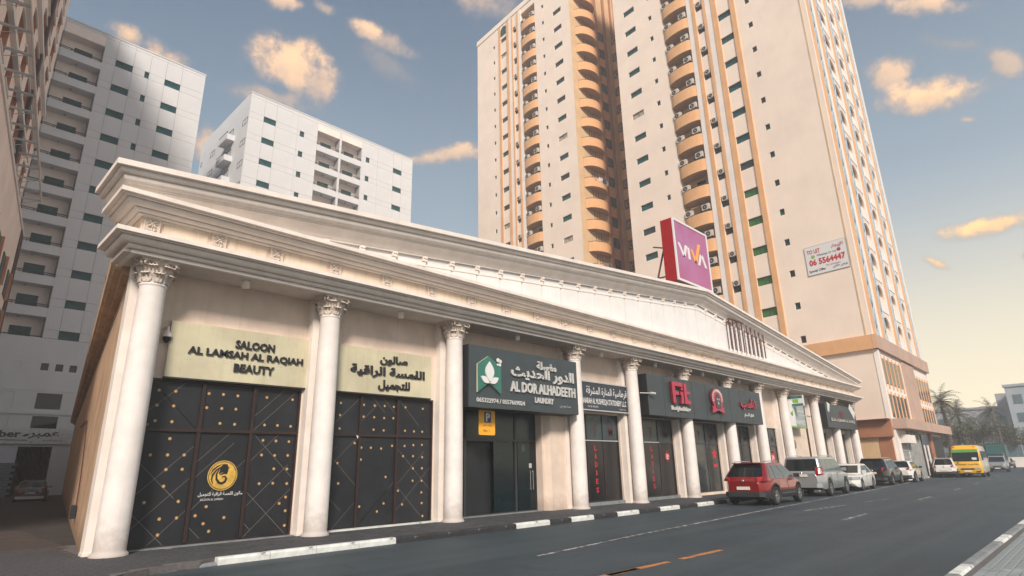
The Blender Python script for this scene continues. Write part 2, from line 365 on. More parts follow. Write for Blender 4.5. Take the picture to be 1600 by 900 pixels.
# pavement in front of the hall, with its rounded end on the left
cor = [(2.6+1.7*(1-math.cos(a)), 10.9+1.25*math.sin(a)) for a in [0, .35, .7, 1.05, 1.35, 1.5708]]   # kerb curve
pv = MB(); outl = [(1.0, 10.2), (2.55, 10.2)]+[(x, y+.0) for x, y in cor]+[(4.63, KY+.16), (45, KY+.16), (80, KY+.16+rdy(80)), (80, 17.5), (1.0, 17.5)]
pv.vprism(outl, -.3, PAV-.012); struct('pavement', pv, 'joint_sand')
al = MB(); al.vprism([(-14, 8.0), (1.0, 8.0), (1.0, 16.5), (3.4, 16.5), (12.0, 70.6), (-14, 70.6)], -.3, PAV-.03); struct('alley', al, 'alley_paving')
def clip_in(poly, x, y):
    c = False; n = len(poly)
    for i in range(n):
        (x1, y1), (x2, y2) = poly[i], poly[(i+1) % n]
        if (y1 > y) != (y2 > y) and x < (x2-x1)*(y-y1)/(y2-y1)+x1: c = not c
    return c
def paver_mesh(a, b, h, m):
    k = .008; mb = MB()
    mb.add([(0,0,0),(a,0,0),(a,b,0),(0,b,0),(0,0,h-k),(a,0,h-k),(a,b,h-k),(0,b,h-k),(k,k,h),(a-k,k,h),(a-k,b-k,h),(k,b-k,h)],
           [(0,1,5,4),(1,2,6,5),(2,3,7,6),(3,0,4,7),(4,5,9,8),(5,6,10,9),(6,7,11,10),(7,4,8,11),(8,9,10,11)])
    return mb.mesh('paver', [m])
rp = random.Random(5)
def pavers(parent_struct, boxes, a, b, gap, z, m, limit, region, skip=lambda x, y: False, near=(0, 0)):
    """pavers as single objects near the viewer, the rest joined"""
    me = [paver_mesh(a-gap, b-gap, .03, m) for _ in range(1)][0]; cells = []
    for (x0, x1, y0, y1) in boxes:
        j = 0; y = y0
        while y < y1:
            x = x0+(j % 2)*a*.5
            while x < x1:
                if region(x+a/2, y+b/2) and not skip(x+a/2, y+b/2): cells.append((math.hypot(x-near[0], y-near[1]), x, y))
                x += a
            y += b; j += 1
    cells.sort(); far = MB()
    for i, (_, x, y) in enumerate(cells):
        zz = z-.03+rp.uniform(-.002, .002)
        if i < limit:
            o = bpy.data.objects.new('paver', me); COL.objects.link(o); o.parent = parent_struct; o.location = (x+gap/2, y+gap/2, zz); o.rotation_euler = (rp.uniform(-.006, .006), rp.uniform(-.006, .006), 0)
        else:
            a2, b2 = a-gap, b-gap; X, Y_ = x+gap/2, y+gap/2
            far.add([(X,Y_,zz+.03),(X+a2,Y_,zz+.03),(X+a2,Y_+b2,zz+.03),(X,Y_+b2,zz+.03),(X,Y_,zz),(X+a2,Y_,zz),(X+a2,Y_+b2,zz),(X,Y_+b2,zz)],[(0,1,2,3),(4,5,1,0),(6,7,3,2),(7,4,0,3),(5,6,2,1)])
    if far.v: obj('paver', far, m, parent_struct, kind='stuff')
pav_o = bpy.data.objects['pavement']
inner = lambda x, y: clip_in(outl, x, y) and clip_in(outl, x+.1, y-.12) and clip_in(outl, x-.05, y+.05)
pavers(pav_o, [(1.05, 4.4, 10.3, 17.3)], .22, .22, .014, PAV, 'paver_slate', 290, lambda x, y: inner(x, y) and not (y > 14.75 and x > 2.95), near=(2.0, 12.9))
pavers(pav_o, [(4.41, 34.0, KY+.17, 14.95)], .40, .20, .012, PAV, 'paver_slate', 0, lambda x, y: True)
alo = bpy.data.objects['alley']
pavers(alo, [(-2.5, .98, 11.5, 16.4), (-2.5, 3.0, 16.52, 24)], .30, .15, .012, PAV-.004, 'paver_brown', 220, lambda x, y: x < 3.0+(y-14.9)*.16-.25, near=(2.2, 16.8))
# kerbs: separate painted blocks
def kerb_mesh(l, m):
    b = MB(); prof = [(0, -.2), (0, .095), (.02, .125), (.035, .135), (.16, .135), (.16, -.2)]
    rows = [[(x, y, z) for y, z in prof] for x in (0.006, l-.006)]
    b.grid(rows, 0, False); b.add(rows[0], [list(range(5, -1, -1))]); b.add(rows[1], [list(range(6))]); return b.mesh('kerb', [m])
kw, kb, kg = {}, {}, {}
def kerb_block(x, l, y, m, parent, rot=0.0, dx=None):
    key = (round(l, 2), m); me = kw.get(key) or kw.setdefault(key, kerb_mesh(l, m))
    o = bpy.data.objects.new('kerb_stone', me); COL.objects.link(o); o.parent = parent
    o.location = (x, y, rp.uniform(-.004, .003)); o.rotation_euler = (0, 0, rot); return o
lk = struct('kerb', MB().box(4.63, 45, KY+.16, KY+.17, -.3, -.1), 'kerb_grey')
bx = [(4.63, 'kerb_white'), (5.62, 'kerb_white'), (6.6, 'kerb_white'), (7.6, 'kerb_white'), (8.57, 'kerb_black'), (9.6, 'kerb_black'), (10.6, 'kerb_black'), (11.6, 'kerb_black'), (12.55, 'kerb_white'), (13.97, 'kerb_black'), (14.97, 'kerb_white'), (16.1, 'kerb_black'), (17.4, 'kerb_white'), (18.7, 'kerb_black'), (20.1, 'kerb_white'), (21.5, 'kerb_black'), (22.9, 'kerb_white'), (24.3, 'kerb_black'), (25.5, 'kerb_white')]
x = 26.8; k = 0
while x < 44: bx.append((x, ('kerb_black', 'kerb_white')[k % 2])); x += 1.3; k += 1
bx.append((x, ''))
for i in range(len(bx)-1): kerb_block(bx[i][0], bx[i+1][0]-bx[i][0], KY, bx[i][1], lk)
cc = [(2.55, 9.4)]+[(2.6, 10.2)]+cor[1:]+[(4.62, KY)]
for (x1, y1), (x2, y2) in zip(cc, cc[1:]):
    l = math.hypot(x2-x1, y2-y1)
    o = kerb_block(x1, l, y1, 'kerb_grey', lk, math.atan2(y2-y1, x2-x1)); o.location.z -= .075
# right-hand pavement
rpv = MB(); rpv.vprism([(-5, 1.8), (-5, -8), (420, -8), (420, 1.8+10), (45, 1.82)], -.3, .085)
rps = struct('pavement', rpv, 'joint_sand')
rk = struct('kerb', MB().box(-5, 44, 1.79, 1.80, -.3, -.1), 'kerb_grey'); x = 7.0; k = 0
edges = [5.4, 6.6, 7.9, 9.1, 10.45, 11.45, 12.75, 14.85, 16.2, 17.5, 18.9, 20.2]
for a, b in zip(edges, edges[1:]):
    kerb_block(a, b-a, 1.80, 'kerb_white' if round(a, 2) in (10.45, 14.85, 18.9, 7.9) else 'kerb_grey', rk).location.z = -.02
for k in range(14): kerb_block(20.2+k*1.6, 1.6, 1.80, 'kerb_grey', rk).location.z = -.02
pavers(rps, [(9.0, 45, -3.6, 1.78)], .24, .115, .014, .115, 'paver_light', 300, lambda x, y: y < 1.74, near=(13.5, 1.8))
# painted markings
mk = struct('parking_line', MB().grid([[(9.0,8.15,.004),(13.2,8.58,.004),(22.6,9.22,.004),(33,9.83,.004),(47.9,10.75,.004),(60,11.6,.004)],[(9.0,8.25,.004),(13.2,8.68,.004),(22.6,9.33,.004),(33,9.95,.004),(47.9,10.9,.004),(60,11.8,.004)]], smooth=False), 'paint_white')
def strip(x0, y0, x1, y1, w, m):
    d = Vector((x1-x0, y1-y0, 0)).normalized(); n = Vector((-d.y, d.x, 0))*w/2; a = Vector((x0, y0, .004)); b = Vector((x1, y1, .004))
    g = MB(); K = 6; g.grid([[a+(b-a)*i/K-n*(1+.15*math.sin(i*2.1)) for i in range(K+1)], [a+(b-a)*i/K+n*(1+.1*math.cos(i*1.7)) for i in range(K+1)]][::-1], smooth=False); return struct('lane_marking', g, m)
strip(5.6, 6.0, 8.9, 5.92, .13, 'paint_orange'); strip(8.1, 5.93, 9.8, 5.88, .13, 'paint_orange'); strip(10.2, 5.87, 11.7, 5.83, .13, 'paint_orange')
for a, b, c, d in [(19.5, 5.9, 22.0, 5.96), (30.5, 6.2, 33.3, 6.27), (40.5, 6.5, 43, 6.6), (50, 6.9, 53, 7.0), (60, 7.4, 63, 7.5), (70, 7.9, 73, 8.0)]: strip(a, b, c, d, .13, 'paint_white')
strip(22.5, 8.0, 26.0, 7.7, .10, 'paint_white'); strip(28, 7.6, 31, 7.4, .08, 'paint_white'); strip(62, 3.0, 62.6, 9.0, .25, 'paint_white')

# ---------------------------------------------------------------- the hall with the pediment
HX, HY = 28.5, 14.9
hall = thing('colonnaded_hall', 'long cream single storey hall with corinthian columns, deep cornices and a low white pediment', 'building', (HX, HY, 0))
HL = (-HX, -HY, 0)
def part(name, mb, m, parent=None, label=None, kind=None):
    if parent is None: return obj(name, mb, m, hall, HL, label=label, kind=kind)
    return obj(name, mb, m, parent, (0, 0, 0), label=label, kind=kind)
CX = [3.367, 7.663, 12.046, 18.154, 22.156, 26.685, 31.392, 35.453, 39.45, 45.197, 49.185, 53.6]
CY = 14.32; TOP = 6.15
ops = [(CX[i]+.35, CX[i+1]-.35, PAV, 3.7) for i in (0, 1)]+[(12.42, 16.75, PAV, 3.66)]+[(CX[i]+.35, CX[i+1]-.35, PAV, 3.68) for i in (3, 4, 5, 6, 7)]+[(39.9, 40.9, PAV, 3.7)]+[(CX[i]+.35, CX[i+1]-.35, PAV, 3.7) for i in (9, 10)]
wl = wall_open(MB(), 3.02, 54.0, -.1, TOP+.4, ops, 14.9, .5)
part('wall', wl, 'hall_plaster')
ca, sa = math.cos(rad(9.1)), math.sin(rad(9.1))
def sidep(d, off=0.0, z=0.0): return (3.02+sa*d-ca*off, 14.9+ca*d+sa*off, z)
E_ = sidep(52)
bk = MB(); bk.vprism([(3.021, 14.92), (53.98, 14.92), (53.98, 66), (E_[0], E_[1])], 5.6, 5.7)     # ceiling inside
part('ceiling', bk, 'soffit')
sw = MB(); K = 26
sw.grid([[sidep(52*i/K, 0, -.1) for i in range(K, -1, -1)], [sidep(52*i/K, 0, 6.35) for i in range(K, -1, -1)]], smooth=False)
sw.add([sidep(52, 0, -.1), (54.0, 66, -.1), (54.0, 66, 6.9), sidep(52, 0, 6.9)], [(0, 1, 2, 3)])
sw.add([(54.0, 14.9, -.1), (54.0, 66, -.1), (54.0, 66, 6.9), (54.0, 14.9, 6.9)], [(0, 1, 2, 3)])
part('side_wall', sw, 'hall_side', label='stained brown side wall facing the alley')
part('side_cornice', sweep(MB(), [(0, 6.02), (.14, 6.04), (.16, 6.12), (.30, 6.14), (.34, 6.2), (.38, 6.22), (.40, 6.55), (0, 6.6)], [sidep(50), sidep(.35)]), 'hall_side')
part('roof', MB().vprism([(3.1, 15.2), (53.9, 15.2), (53.9, 66), (E_[0], E_[1])], 6.5, 6.9), 'roof_grey')
for dd, zz in ((16, .9), (17, 1.2)): pass
# soffit and entablature
part('soffit', MB().box(2.62, 54.15, 13.87, 14.895, 6.135, 6.20), 'soffit')
eb = MB(); eb.box(2.86, 54.1, 13.96, 15.2, 6.20, 7.35); part('frieze', eb, 'hall_frieze')
BY = 13.95; ends = lambda o: [(2.85+0, 15.1, 0), (2.85, BY, 0), (54.1, BY, 0), (54.1, 15.1, 0)]
def torus(o0, z0, o1, z1, bulge, n=6):
    L_ = math.hypot(o1-o0, z1-z0); nx, nz_ = (z1-z0)/L_, -(o1-o0)/L_
    return [(o0+(o1-o0)*k/n+nx*bulge*math.sin(math.pi*k/n), z0+(z1-z0)*k/n+nz_*bulge*math.sin(math.pi*k/n)) for k in range(n+1)]
lowp = [(0, 6.13), (.10, 6.13), (.10, 6.195), (.075, 6.20), (.075, 6.215)]+torus(.10, 6.215, .20, 6.285, .035)+[(.175, 6.29), (.175, 6.305)]+torus(.21, 6.305, .36, 6.40, .045)+[(.335, 6.405), (.335, 6.425), (.42, 6.425), (.42, 6.445), (.50, 6.45), (.50, 6.545), (0, 6.57)]
midp = [(0, 7.02), (.09, 7.02), (.09, 7.055), (.065, 7.06), (.065, 7.07)]+torus(.09, 7.07, .20, 7.13, .035)+[(.175, 7.135), (.175, 7.15)]+torus(.21, 7.15, .38, 7.235, .045)+[(.355, 7.24), (.355, 7.258), (.46, 7.26), (.46, 7.282), (.55, 7.288), (.55, 7.385), (0, 7.41)]
lp = sweep(MB(), lowp, ends(0)); mp_ = sweep(MB(), midp, ends(0))
part('lower_cornice', lp, 'hall_trim'); part('middle_cornice', mp_, 'hall_trim')
AX = 28.4; ZL, ZA = 7.84, 10.38
def zr(x): return ZL+(ZA-ZL)*(1-abs(x-AX)/(AX-2.1 if x < AX else 53.2-AX))
rkp = [(0, -.72), (.05, -.72), (.05, -.68)]+torus(.07, -.67, .32, -.46, -.03)+[(.32, -.42), (.355, -.42), (.355, -.39)]+torus(.37, -.385, .50, -.26, .04)+[(.475, -.255), (.475, -.235)]+torus(.50, -.235, .60, -.165, .03)+[(.58, -.16), (.58, -.14), (.68, -.135), (.68, -.01), (.66, 0), (0, .05)]
pth = [(2.80, 15.2, ZL+.07), (2.80, BY, ZL+.07), (AX, BY, ZA), (53.6, BY, zr(53.2)), (53.6, 15.2, zr(53.2))]
part('raking_cornice', sweep(MB(), rkp, pth), 'hall_trim')
ty = MB(); ty.prism([(2.9, 7.3), (54.0, 7.3), (54.0, zr(53.2)-.1), (AX, ZA-.1), (2.9, ZL-.1)], 14.0, 14.25); part('tympanum', ty, 'joint_brown', label='recessed backing of the pediment')
def zlow(x): return zr(x)-.72
bxs = [x_/1 for x_ in [3.85+1.105*i for i in range(45)] if x_ < 53.2]
for a, b in zip(bxs, bxs[1:]):
    z0, z1, z2 = 7.38, zlow(a)-.26, zlow(b)-.26
    if min(z1, z2) < z0+.02:
        if max(z1, z2) < z0+.06: continue
        z1, z2 = max(z1, z0+.01), max(z2, z0+.01)
    pts = [(a+.012, z0), (b-.012, z0), (b-.012, z2), (a+.012, z1)]
    if a < AX < b: pts.insert(3, (AX, zlow(AX)-.26))
    part('panel', MB().prism(pts, 13.975, 14.02), 'tympanum')
bl_ = MB()
for sgn, (xa, xb) in ((1, (3.0, AX)), (-1, (AX, 53.2))):
    bl_.add([(xa, 13.955, zlow(xa)-.27), (xb, 13.955, zlow(xb)-.27), (xb, 13.955, zlow(xb)-.23), (xa, 13.955, zlow(xa)-.23), (xa, 14.01, zlow(xa)-.27), (xb, 14.01, zlow(xb)-.27), (xb, 14.01, zlow(xb)-.23), (xa, 14.01, zlow(xa)-.23)], [(0, 1, 2, 3), (4, 5, 1, 0), (3, 2, 6, 7)])
part('moulding', bl_, 'hall_trim')
for sgn, (xa, xb) in ((1, (3.0, AX)), (-1, (AX, 53.2))):
    tb_ = MB(); tb_.add([(xa, 13.985, zlow(xa)-.23), (xb, 13.985, zlow(xb)-.23), (xb, 13.985, zlow(xb)+.02), (xa, 13.985, zlow(xa)+.02)], [(0, 1, 2, 3)]); part('band', tb_, 'tympanum')
bm_ = MB(); bm_.box(-.095, .095, 13.89, 14.0, -.10, 0.03); bm_.box(-.08, .08, 13.86, 13.95, -.02, .05); bm_.box(-.06, .06, 13.93, 14.0, -.25, -.10); bme = bm_.mesh('bracket', ['hall_trim'])
for x in bxs:
    o = bpy.data.objects.new('bracket', bme); COL.objects.link(o); o.parent = hall; o.location = (x-HX, -HY, zlow(x)-.03); o.scale = (.85, 1, 1)
# frieze: carved blocks with plain panels between them
orn = MB(); orn.box(-.20, .20, 13.885, 13.96, 7.00, 7.05); orn.box(-.16, .16, 13.91, 13.96, 6.56, 7.00)
def blob(mb, cx, cz, r, y, sx=1, sz=1, rot=0, n=8, dep=.6):
    rows = []
    for k, (rr, dy) in enumerate(((1, 0), (.8, -.6), (.45, -.9), (.01, -1))):
        rows.append([(cx+(math.cos(t)*rr*r*sx)*math.cos(rot)-(math.sin(t)*rr*r*sz)*math.sin(rot), y+dy*r*dep, cz+(math.cos(t)*rr*r*sx)*math.sin(rot)+(math.sin(t)*rr*r*sz)*math.cos(rot)) for t in [2*math.pi*j/n for j in range(n)]])
    mb.grid(rows, close=True)
for a, b, c, d in ((-.16, .16, 6.56, 6.585), (-.16, .16, 6.975, 7.0), (-.16, -.135, 6.585, 6.975), (.135, .16, 6.585, 6.975)): orn.box(a, b, 13.892, 13.911, c, d)
for cz in (6.68, 6.88):
    blob(orn, 0, cz, .04, 13.908, dep=1.1)
    for k in range(4):
        t = math.pi/4+k*math.pi/2; blob(orn, .07*math.cos(t), cz+.07*math.sin(t), .058, 13.908, 1, .42, t, dep=.9); t += math.pi/4; blob(orn, .075*math.cos(t), cz+.065*math.sin(t), .038, 13.908, 1, .35, t, dep=1)
ome = orn.mesh('frieze_ornament', ['capital_stone'])
fx = [3.06, 4.47, 5.86, 7.49, 9.14, 10.77, 12.43]
while fx[-1] < 53: fx.append(fx[-1]+1.60)
for a in fx[:-1]:
    o = bpy.data.objects.new('frieze_ornament', ome); COL.objects.link(o); o.parent = hall; o.location = (a-HX, -HY, 0)
for a, b in zip(fx, fx[1:-1]+[53.9]):
    if b-a > .5: part('frieze_panel', MB().box(a+.24, b-.24, 13.935, 13.962, 6.585, 6.93), 'hall_frieze')
# columns
sh = MB(); sh.lathe([(.335, 0), (.335, .03), (.315, .055), (.29, .08), (.282, .12), (.282, 1.8), (.278, 3.2), (.268, 4.5), (.258, 5.42), (.262, 5.44), (.278, 5.455), (.278, 5.485), (.262, 5.50), (.256, 5.52), (.25, 5.60)], 36)
for v in range(5): pass
sme = sh.mesh('column', ['column_stone'])
cp = MB(); H0 = 5.52
cp.lathe([(.235, H0), (.24, H0+.25), (.27, H0+.38), (.33, H0+.44), (.335, H0+.46)], 24)
ab = []
for k in range(4):
    t0 = math.pi/4+k*math.pi/2
    for f in (-1, -.75, -.5, -.25, 0, .25, .5, .75):
        t = t0+math.pi/4+f*math.pi/4; rr = .30/math.cos(math.pi/4*f)*.98 if True else 0
        rr = .335+.145*abs(f)**2.2; ab.append((rr*math.cos(t), rr*math.sin(t)))
cp.vprism([(x, y) for x, y in ab], H0+.475, H0+.555); cp.vprism([(x*.94, y*.94) for x, y in ab], H0+.445, H0+.475)
def leaf(ang, z0, h, w, r0, outw):
    prof = [(0, 0), (.012, .3), (.03, .6), (.07, .85), (.12, .97), (.15, .92), (.15, .82)]
    rows = []
    for i, (o, f) in enumerate(prof):
        ww = w*(.75+.45*math.sin(min(1, f)*2.4))*(1 if i < 4 else .8 if i == 4 else .6)
        row = []
        for j, u in enumerate((-1, -.62, -.3, 0, .3, .62, 1)):
            lob = (.022 if j in (1, 5) else -.022 if j in (2, 4) else .026 if j == 3 else -.012)
            rr = r0+o*outw/.15+lob+(.010*((i+j) % 2)); zz = z0+f*h-(.018 if j in (0, 6) else 0)*(i % 2)
            t = ang+u*ww/2/r0; row.append((rr*math.cos(t), rr*math.sin(t), zz))
        rows.append(row)
    cp.grid(rows, smooth=True)
for k in range(8): leaf(k*math.pi/4, H0+.0, .21, .17, .25, .10)
for k in range(8): leaf((k+.5)*math.pi/4, H0+.13, .25, .17, .258, .12)
for k in range(4):
    t = math.pi/4+k*math.pi/2; ct, st = math.cos(t), math.sin(t)
    for side in (-1, 1):
        pts = [(.25*ct, .25*st, H0+.25)]
        for i in range(15):
            a = math.pi*.95-i*.42; R = .075*(1-i/17); rr = .385+R*math.cos(a); pts.append((rr*ct-side*.035*st, rr*st+side*.035*ct, H0+.375+R*math.sin(a)))
        cp.tube(pts, .024, 6)
    t2 = t+math.pi/4; blob2 = [(.34*math.cos(t2), .34*math.sin(t2), H0+.50)]
    cp.lathe([(.001, -.06), (.045, -.045), (.06, 0), (.045, .045), (.001, .06)], 8, c=blob2[0])
    for s2 in (-1, 1):
        pts = []
        for i in range(10):
            a = math.pi*.9-i*.45; R = .045*(1-i/13); pts.append(((.325)*math.cos(t2+s2*(.30-R*math.cos(a)*3)), (.325)*math.sin(t2+s2*(.30-R*math.cos(a)*3)), H0+.385+R*math.sin(a)))
        cp.tube(pts, .015, 5)
cme = cp.mesh('capital', ['capital_stone'])
for i, x in enumerate(CX):
    o = obj('column', sme, None, hall, (x-HX, CY-HY, PAV)); c = obj('capital', cme, None, o, (0, 0, -.015)); c.scale = (1.12, 1.12, 1)
pls = [(x-.32, x+.32) for x in CX[1:-1]]+[(3.0, 3.69), (53.25, 53.98)]
for a, b in pls: part('pilaster', MB().box(a, b, 14.63, 14.905, PAV-.05, 6.14).box(a-.015, b+.015, 14.612, 14.9, PAV-.05, PAV+.06), 'hall_trim')
part('plinth', MB().box(3.0, 3.72, 14.60, 14.9, PAV-.06, PAV+.0), 'hall_trim')
# wall piece beside the entrance
part('pier', MB().vprism([(16.78, 14.98), (17.02, 14.70), (17.84, 14.70), (17.84, 14.9), (16.78, 15.3)], PAV-.04, 3.75), 'hall_plaster')
# ---------------------------------------------------------------- shop fronts
def frame_box(mb, x0, x1, z0, z1, w, y0, y1):
    mb.box(x0, x1, y0, y1, z0, z0+w); mb.box(x0, x1, y0, y1, z1-w, z1); mb.box(x0, x0+w, y0, y1, z0+w, z1-w); mb.box(x1-w, x1, y0, y1, z0+w, z1-w)
def salon_front(x0, x1, mx, dots, seed):
    sf = part('shopfront', MB().box(x0, x1, 15.02, 15.06, PAV, 3.7), 'frame_maroon', label='dark shop window film with gold dots and grey diagonals')
    zt = 2.58; rows = ((PAV+.03, zt-.03), (zt+.03, 3.66)); xs = [x0, *mx, x1]
    for i in range(3):
        for (a, b) in rows:
            pa, pb = xs[i]+.035, xs[i+1]-.035
            pn = obj('panel', MB().box(pa, pb, 14.955, 15.01, a, b), 'panel_black', sf)
    for x in mx: obj('mullion', MB().box(x-.04, x+.04, 14.90, 15.01, PAV, 3.68), 'frame_maroon', sf)
    obj('frame', (lambda m: (frame_box(m, x0, x1, PAV, 3.70, .045, 14.90, 15.01), m)[1])(MB()), 'frame_maroon', sf)
    obj('transom', MB().box(x0+.05, x1-.05, 14.895, 15.01, zt-.035, zt+.035), 'frame_maroon', sf)
    dm = MB()
    for a, b in dots: dm.disc(a, b, .036, 14.948, 12, 0, .006); dm.disc(a, b, .015, 14.9465, 8, 1, .001)
    obj('gold_dot', dm, ['dot_gold', 'sign_cream'], sf, kind='stuff')
    rs2 = random.Random(seed); lm = MB()
    for i in range(3):
        for (a, b) in rows:
            pa, pb = xs[i]+.05, xs[i+1]-.05
            for s in (1, -1):
                for k in range(7 if b-a > 1.5 else 4):
                    if rs2.random() < (.18 if s == 1 else .35): continue
                    c0 = rs2.choice([.345*q for q in range(-6, 12)])
                    z_at = lambda x: a+c0+s*(x-pa)*.98
                    t0, t1 = pa, pb
                    if s == 1: t0 = max(pa, pa-c0); t1 = min(pb, pa+(b-a-c0)/.98)
                    else: t0 = max(pa, pa+(c0-(b-a))/.98); t1 = min(pb, pa+c0/.98)
                    if t1-t0 < .25: continue
                    if rs2.random() < .4: t1 = t0+(t1-t0)*rs2.uniform(.5, .9)
                    w = .0055; lm.add([(t0, 14.951, z_at(t0)-w), (t1, 14.951, z_at(t1)-w), (t1, 14.951, z_at(t1)+w), (t0, 14.951, z_at(t0)+w)], [(0, 1, 2, 3)])
    obj('grey_line', lm, 'line_grey', sf, kind='stuff'); return sf
d1 = [(3.97,3.44),(4.31,3.44),(3.97,3.11),(4.31,3.11),(3.98,2.77),(4.32,2.76),(4.33,2.39),(3.99,2.04),(4.33,2.04),(4.67,2.04),(4.34,1.73),(4.67,1.73),(4.34,1.38),(4.01,1.06),(4.68,1.05),(4.35,.71),(4.69,.71),(4.36,.39),(5.03,3.44),(5.36,3.44),(5.7,3.43),(5.02,3.11),(5.36,3.11),(5.69,3.11),(5.36,2.76),(5.7,2.75),(6.42,3.44),(7.1,3.43),(6.43,2.76),(6.76,2.76),(7.11,2.75),(6.43,2.39),(6.76,2.38),(7.1,2.37),(6.43,2.04),(6.76,2.03),(7.1,2.03),(6.77,1.71),(7.11,1.7),(6.44,1.37),(6.78,1.37),(7.14,1.35),(7.14,1.03),(6.99,.89),(7.16,.71),(7.17,.37),(5.28,.91),(5.07,.73),(5.26,.55),(5.4,.38),(5.7,.65)]
d2 = [(8.5,3.43),(8.5,3.1),(8.51,2.74),(9.23,3.42),(9.59,3.42),(9.93,3.43),(10.25,3.42),(9.24,3.09),(9.59,3.09),(9.93,3.08),(10.25,3.09),(9.59,2.74),(9.93,2.73),(10.67,3.43),(11.32,3.42),(10.68,2.74),(11.01,2.73),(11.32,2.73),(8.51,1.83),(8.57,1.31),(9.22,2.24),(9.22,1.92),(9.0,2.36),(9.53,2.24),(9.87,2.22),(10.24,2.3),(10.06,1.44),(9.25,.69),(10.03,.73),(9.82,.53),(10.68,2.3),(11.0,2.33),(11.32,2.34),(10.64,2.01),(11.0,2.01),(11.34,1.98),(11.01,1.66),(11.34,1.66),(11.01,1.31),(11.34,1.3),(10.5,1.05),(11.34,.97),(10.66,.67),(11.36,.67),(11.4,.31)]
sA = salon_front(3.74, 7.30, (4.90, 6.10), d1, 4); sB = salon_front(8.03, 11.68, (9.13, 10.38), d2, 9)
# gold roundel: a head in profile with long curling hair
lg = MB(); lg.disc(5.56, 1.58, .335, 14.947, 40, 0, .006); lg.disc(5.56, 1.58, .315, 14.946, 40, 1, .001); lg.disc(5.56, 1.58, .30, 14.945, 40, 0, .001)
def poly(mb, pts, y, m, cx=5.56, cz=1.58): mb.add([(cx+a, y, cz+b) for a, b in pts], [list(range(len(pts)))], m)
poly(lg, [(-.01,.255),(.085,.25),(.10,.20),(.145,.165),(.115,.145),(.12,.10),(.105,.06),(.10,.02),(.03,.03),(-.06,.0),(-.09,.05),(-.07,.16),(-.04,.22)], 14.944, 1)
def band(mb, pts, w, y, m, cx=5.56, cz=1.58):
    n = len(pts); vs = []
    for i, (a, b) in enumerate(pts):
        p, q = pts[max(i-1, 0)], pts[min(i+1, n-1)]; dx, dz = q[0]-p[0], q[1]-p[1]; l = math.hypot(dx, dz) or 1; ww = w*math.sin(math.pi*(i+.4)/(n-.2))
        vs += [(cx+a-dz/l*ww, y, cz+b+dx/l*ww), (cx+a+dz/l*ww, y, cz+b-dx/l*ww)]
    mb.add(vs, [(2*i, 2*i+1, 2*i+3, 2*i+2) for i in range(n-1)], m)
band(lg, [(-.03,.22),(-.10,.13),(-.14,.03),(-.13,-.08),(-.07,-.16),(.0,-.18),(.07,-.14),(.09,-.07),(.05,-.02),(.0,-.03),(-.01,-.07)], .030, 14.9435, 1)
band(lg, [(-.05,.20),(-.15,.12),(-.22,.02),(-.24,-.08),(-.20,-.18)], .022, 14.9435, 1); band(lg, [(-.03,.25),(-.14,.20),(-.23,.12),(-.27,.03)], .018, 14.9435, 1)
band(lg, [(-.09,-.02),(-.05,.04),(.0,.07)], .006, 14.943, 0)
obj('gold_roundel', lg, ['gold', 'panel_black'], sA)
text(sA, 'صالون اللمسة الراقية للتجميل', 5.58, 1.17, 1.02, .10, 14.948, 'white_print', .002, .01); text(sA, 'SALOON AL LAMSAH', 5.38, 1.06, .50, .045, 14.948, 'white_print', .002, .0)
obj('sticker', MB().box(3.80, 3.87, 14.949, 14.953, 2.66, 2.71), 'line_grey', sA)
obj('sticker', MB().prism([(9.0, 2.57), (9.06, 2.47), (9.07, 2.55)], 14.89, 14.893), 'white_print', sB)
part('doorstep', MB().box(3.72, 7.33, 14.72, 15.0, PAV-.04, PAV+.02), 'kerb_grey'); part('doorstep', MB().box(8.0, 11.7, 14.70, 15.0, PAV-.04, PAV+.035), 'kerb_white', label='pale worn doorstep')

# entrance of the laundry
ef = part('entrance', MB().box(12.42, 16.75, 15.55, 15.6, PAV, 3.7), 'glass_dark', label='recessed dark glass entrance')
fr = MB(); frame_box(fr, 12.42, 16.76, PAV, 3.68, .05, 15.2, 15.28)
for x in (13.28, 15.68): fr.box(x-.045, x+.045, 15.2, 15.28, PAV+.05, 3.63)
fr.box(12.47, 16.7, 15.19, 15.28, 2.50, 2.60); obj('frame', fr, 'alu_dark', ef)
for a, b in ((12.47, 13.23), (13.33, 15.63), (15.73, 16.7)): obj('pane', MB().box(a, b, 15.235, 15.245, 2.6, 3.63), 'glass_film', ef)
obj('pane', MB().box(12.47, 13.23, 15.235, 15.245, PAV+.05, 2.5), 'glass_dark', ef)
obj('pane', MB().box(14.62, 15.63, 15.25, 15.26, PAV+.05, 2.5), 'glass_door', ef); obj('pane', MB().box(13.33, 14.60, 15.40, 15.41, PAV+.05, 2.5), 'panel_black', ef)
dr = obj('door', MB().box(15.78, 16.68, 15.215, 15.24, PAV+.06, 2.49), 'glass_door', ef)
hd = MB()
for x in (16.36, 16.50): hd.tube([(x, 15.15, .86), (x, 15.15, 1.52)], .014, 8)
for z in (.90, 1.48):
    hd.tube([(16.36, 15.15, z), (16.36, 15.22, z)], .01, 6); hd.tube([(16.50, 15.15, z), (16.50, 15.22, z)], .01, 6)
obj('handle', hd, 'steel', ef)
obj('sticker', MB().box(16.36, 16.50, 15.205, 15.21, 1.60, 1.76).box(16.39, 16.47, 15.2, 15.205, 1.64, 1.72), 'alu_light', ef); obj('notice', MB().box(15.98, 16.16, 15.205, 15.21, 2.18, 2.42), 'glass_film', ef)
text(ef, '2373', 14.22, 2.98, .34, .12, 15.232, 'white_print', .002, .01); obj('notice', MB().box(14.02, 14.42, 15.228, 15.23, 2.84, 2.87), 'white_print', ef)
lt = MB()
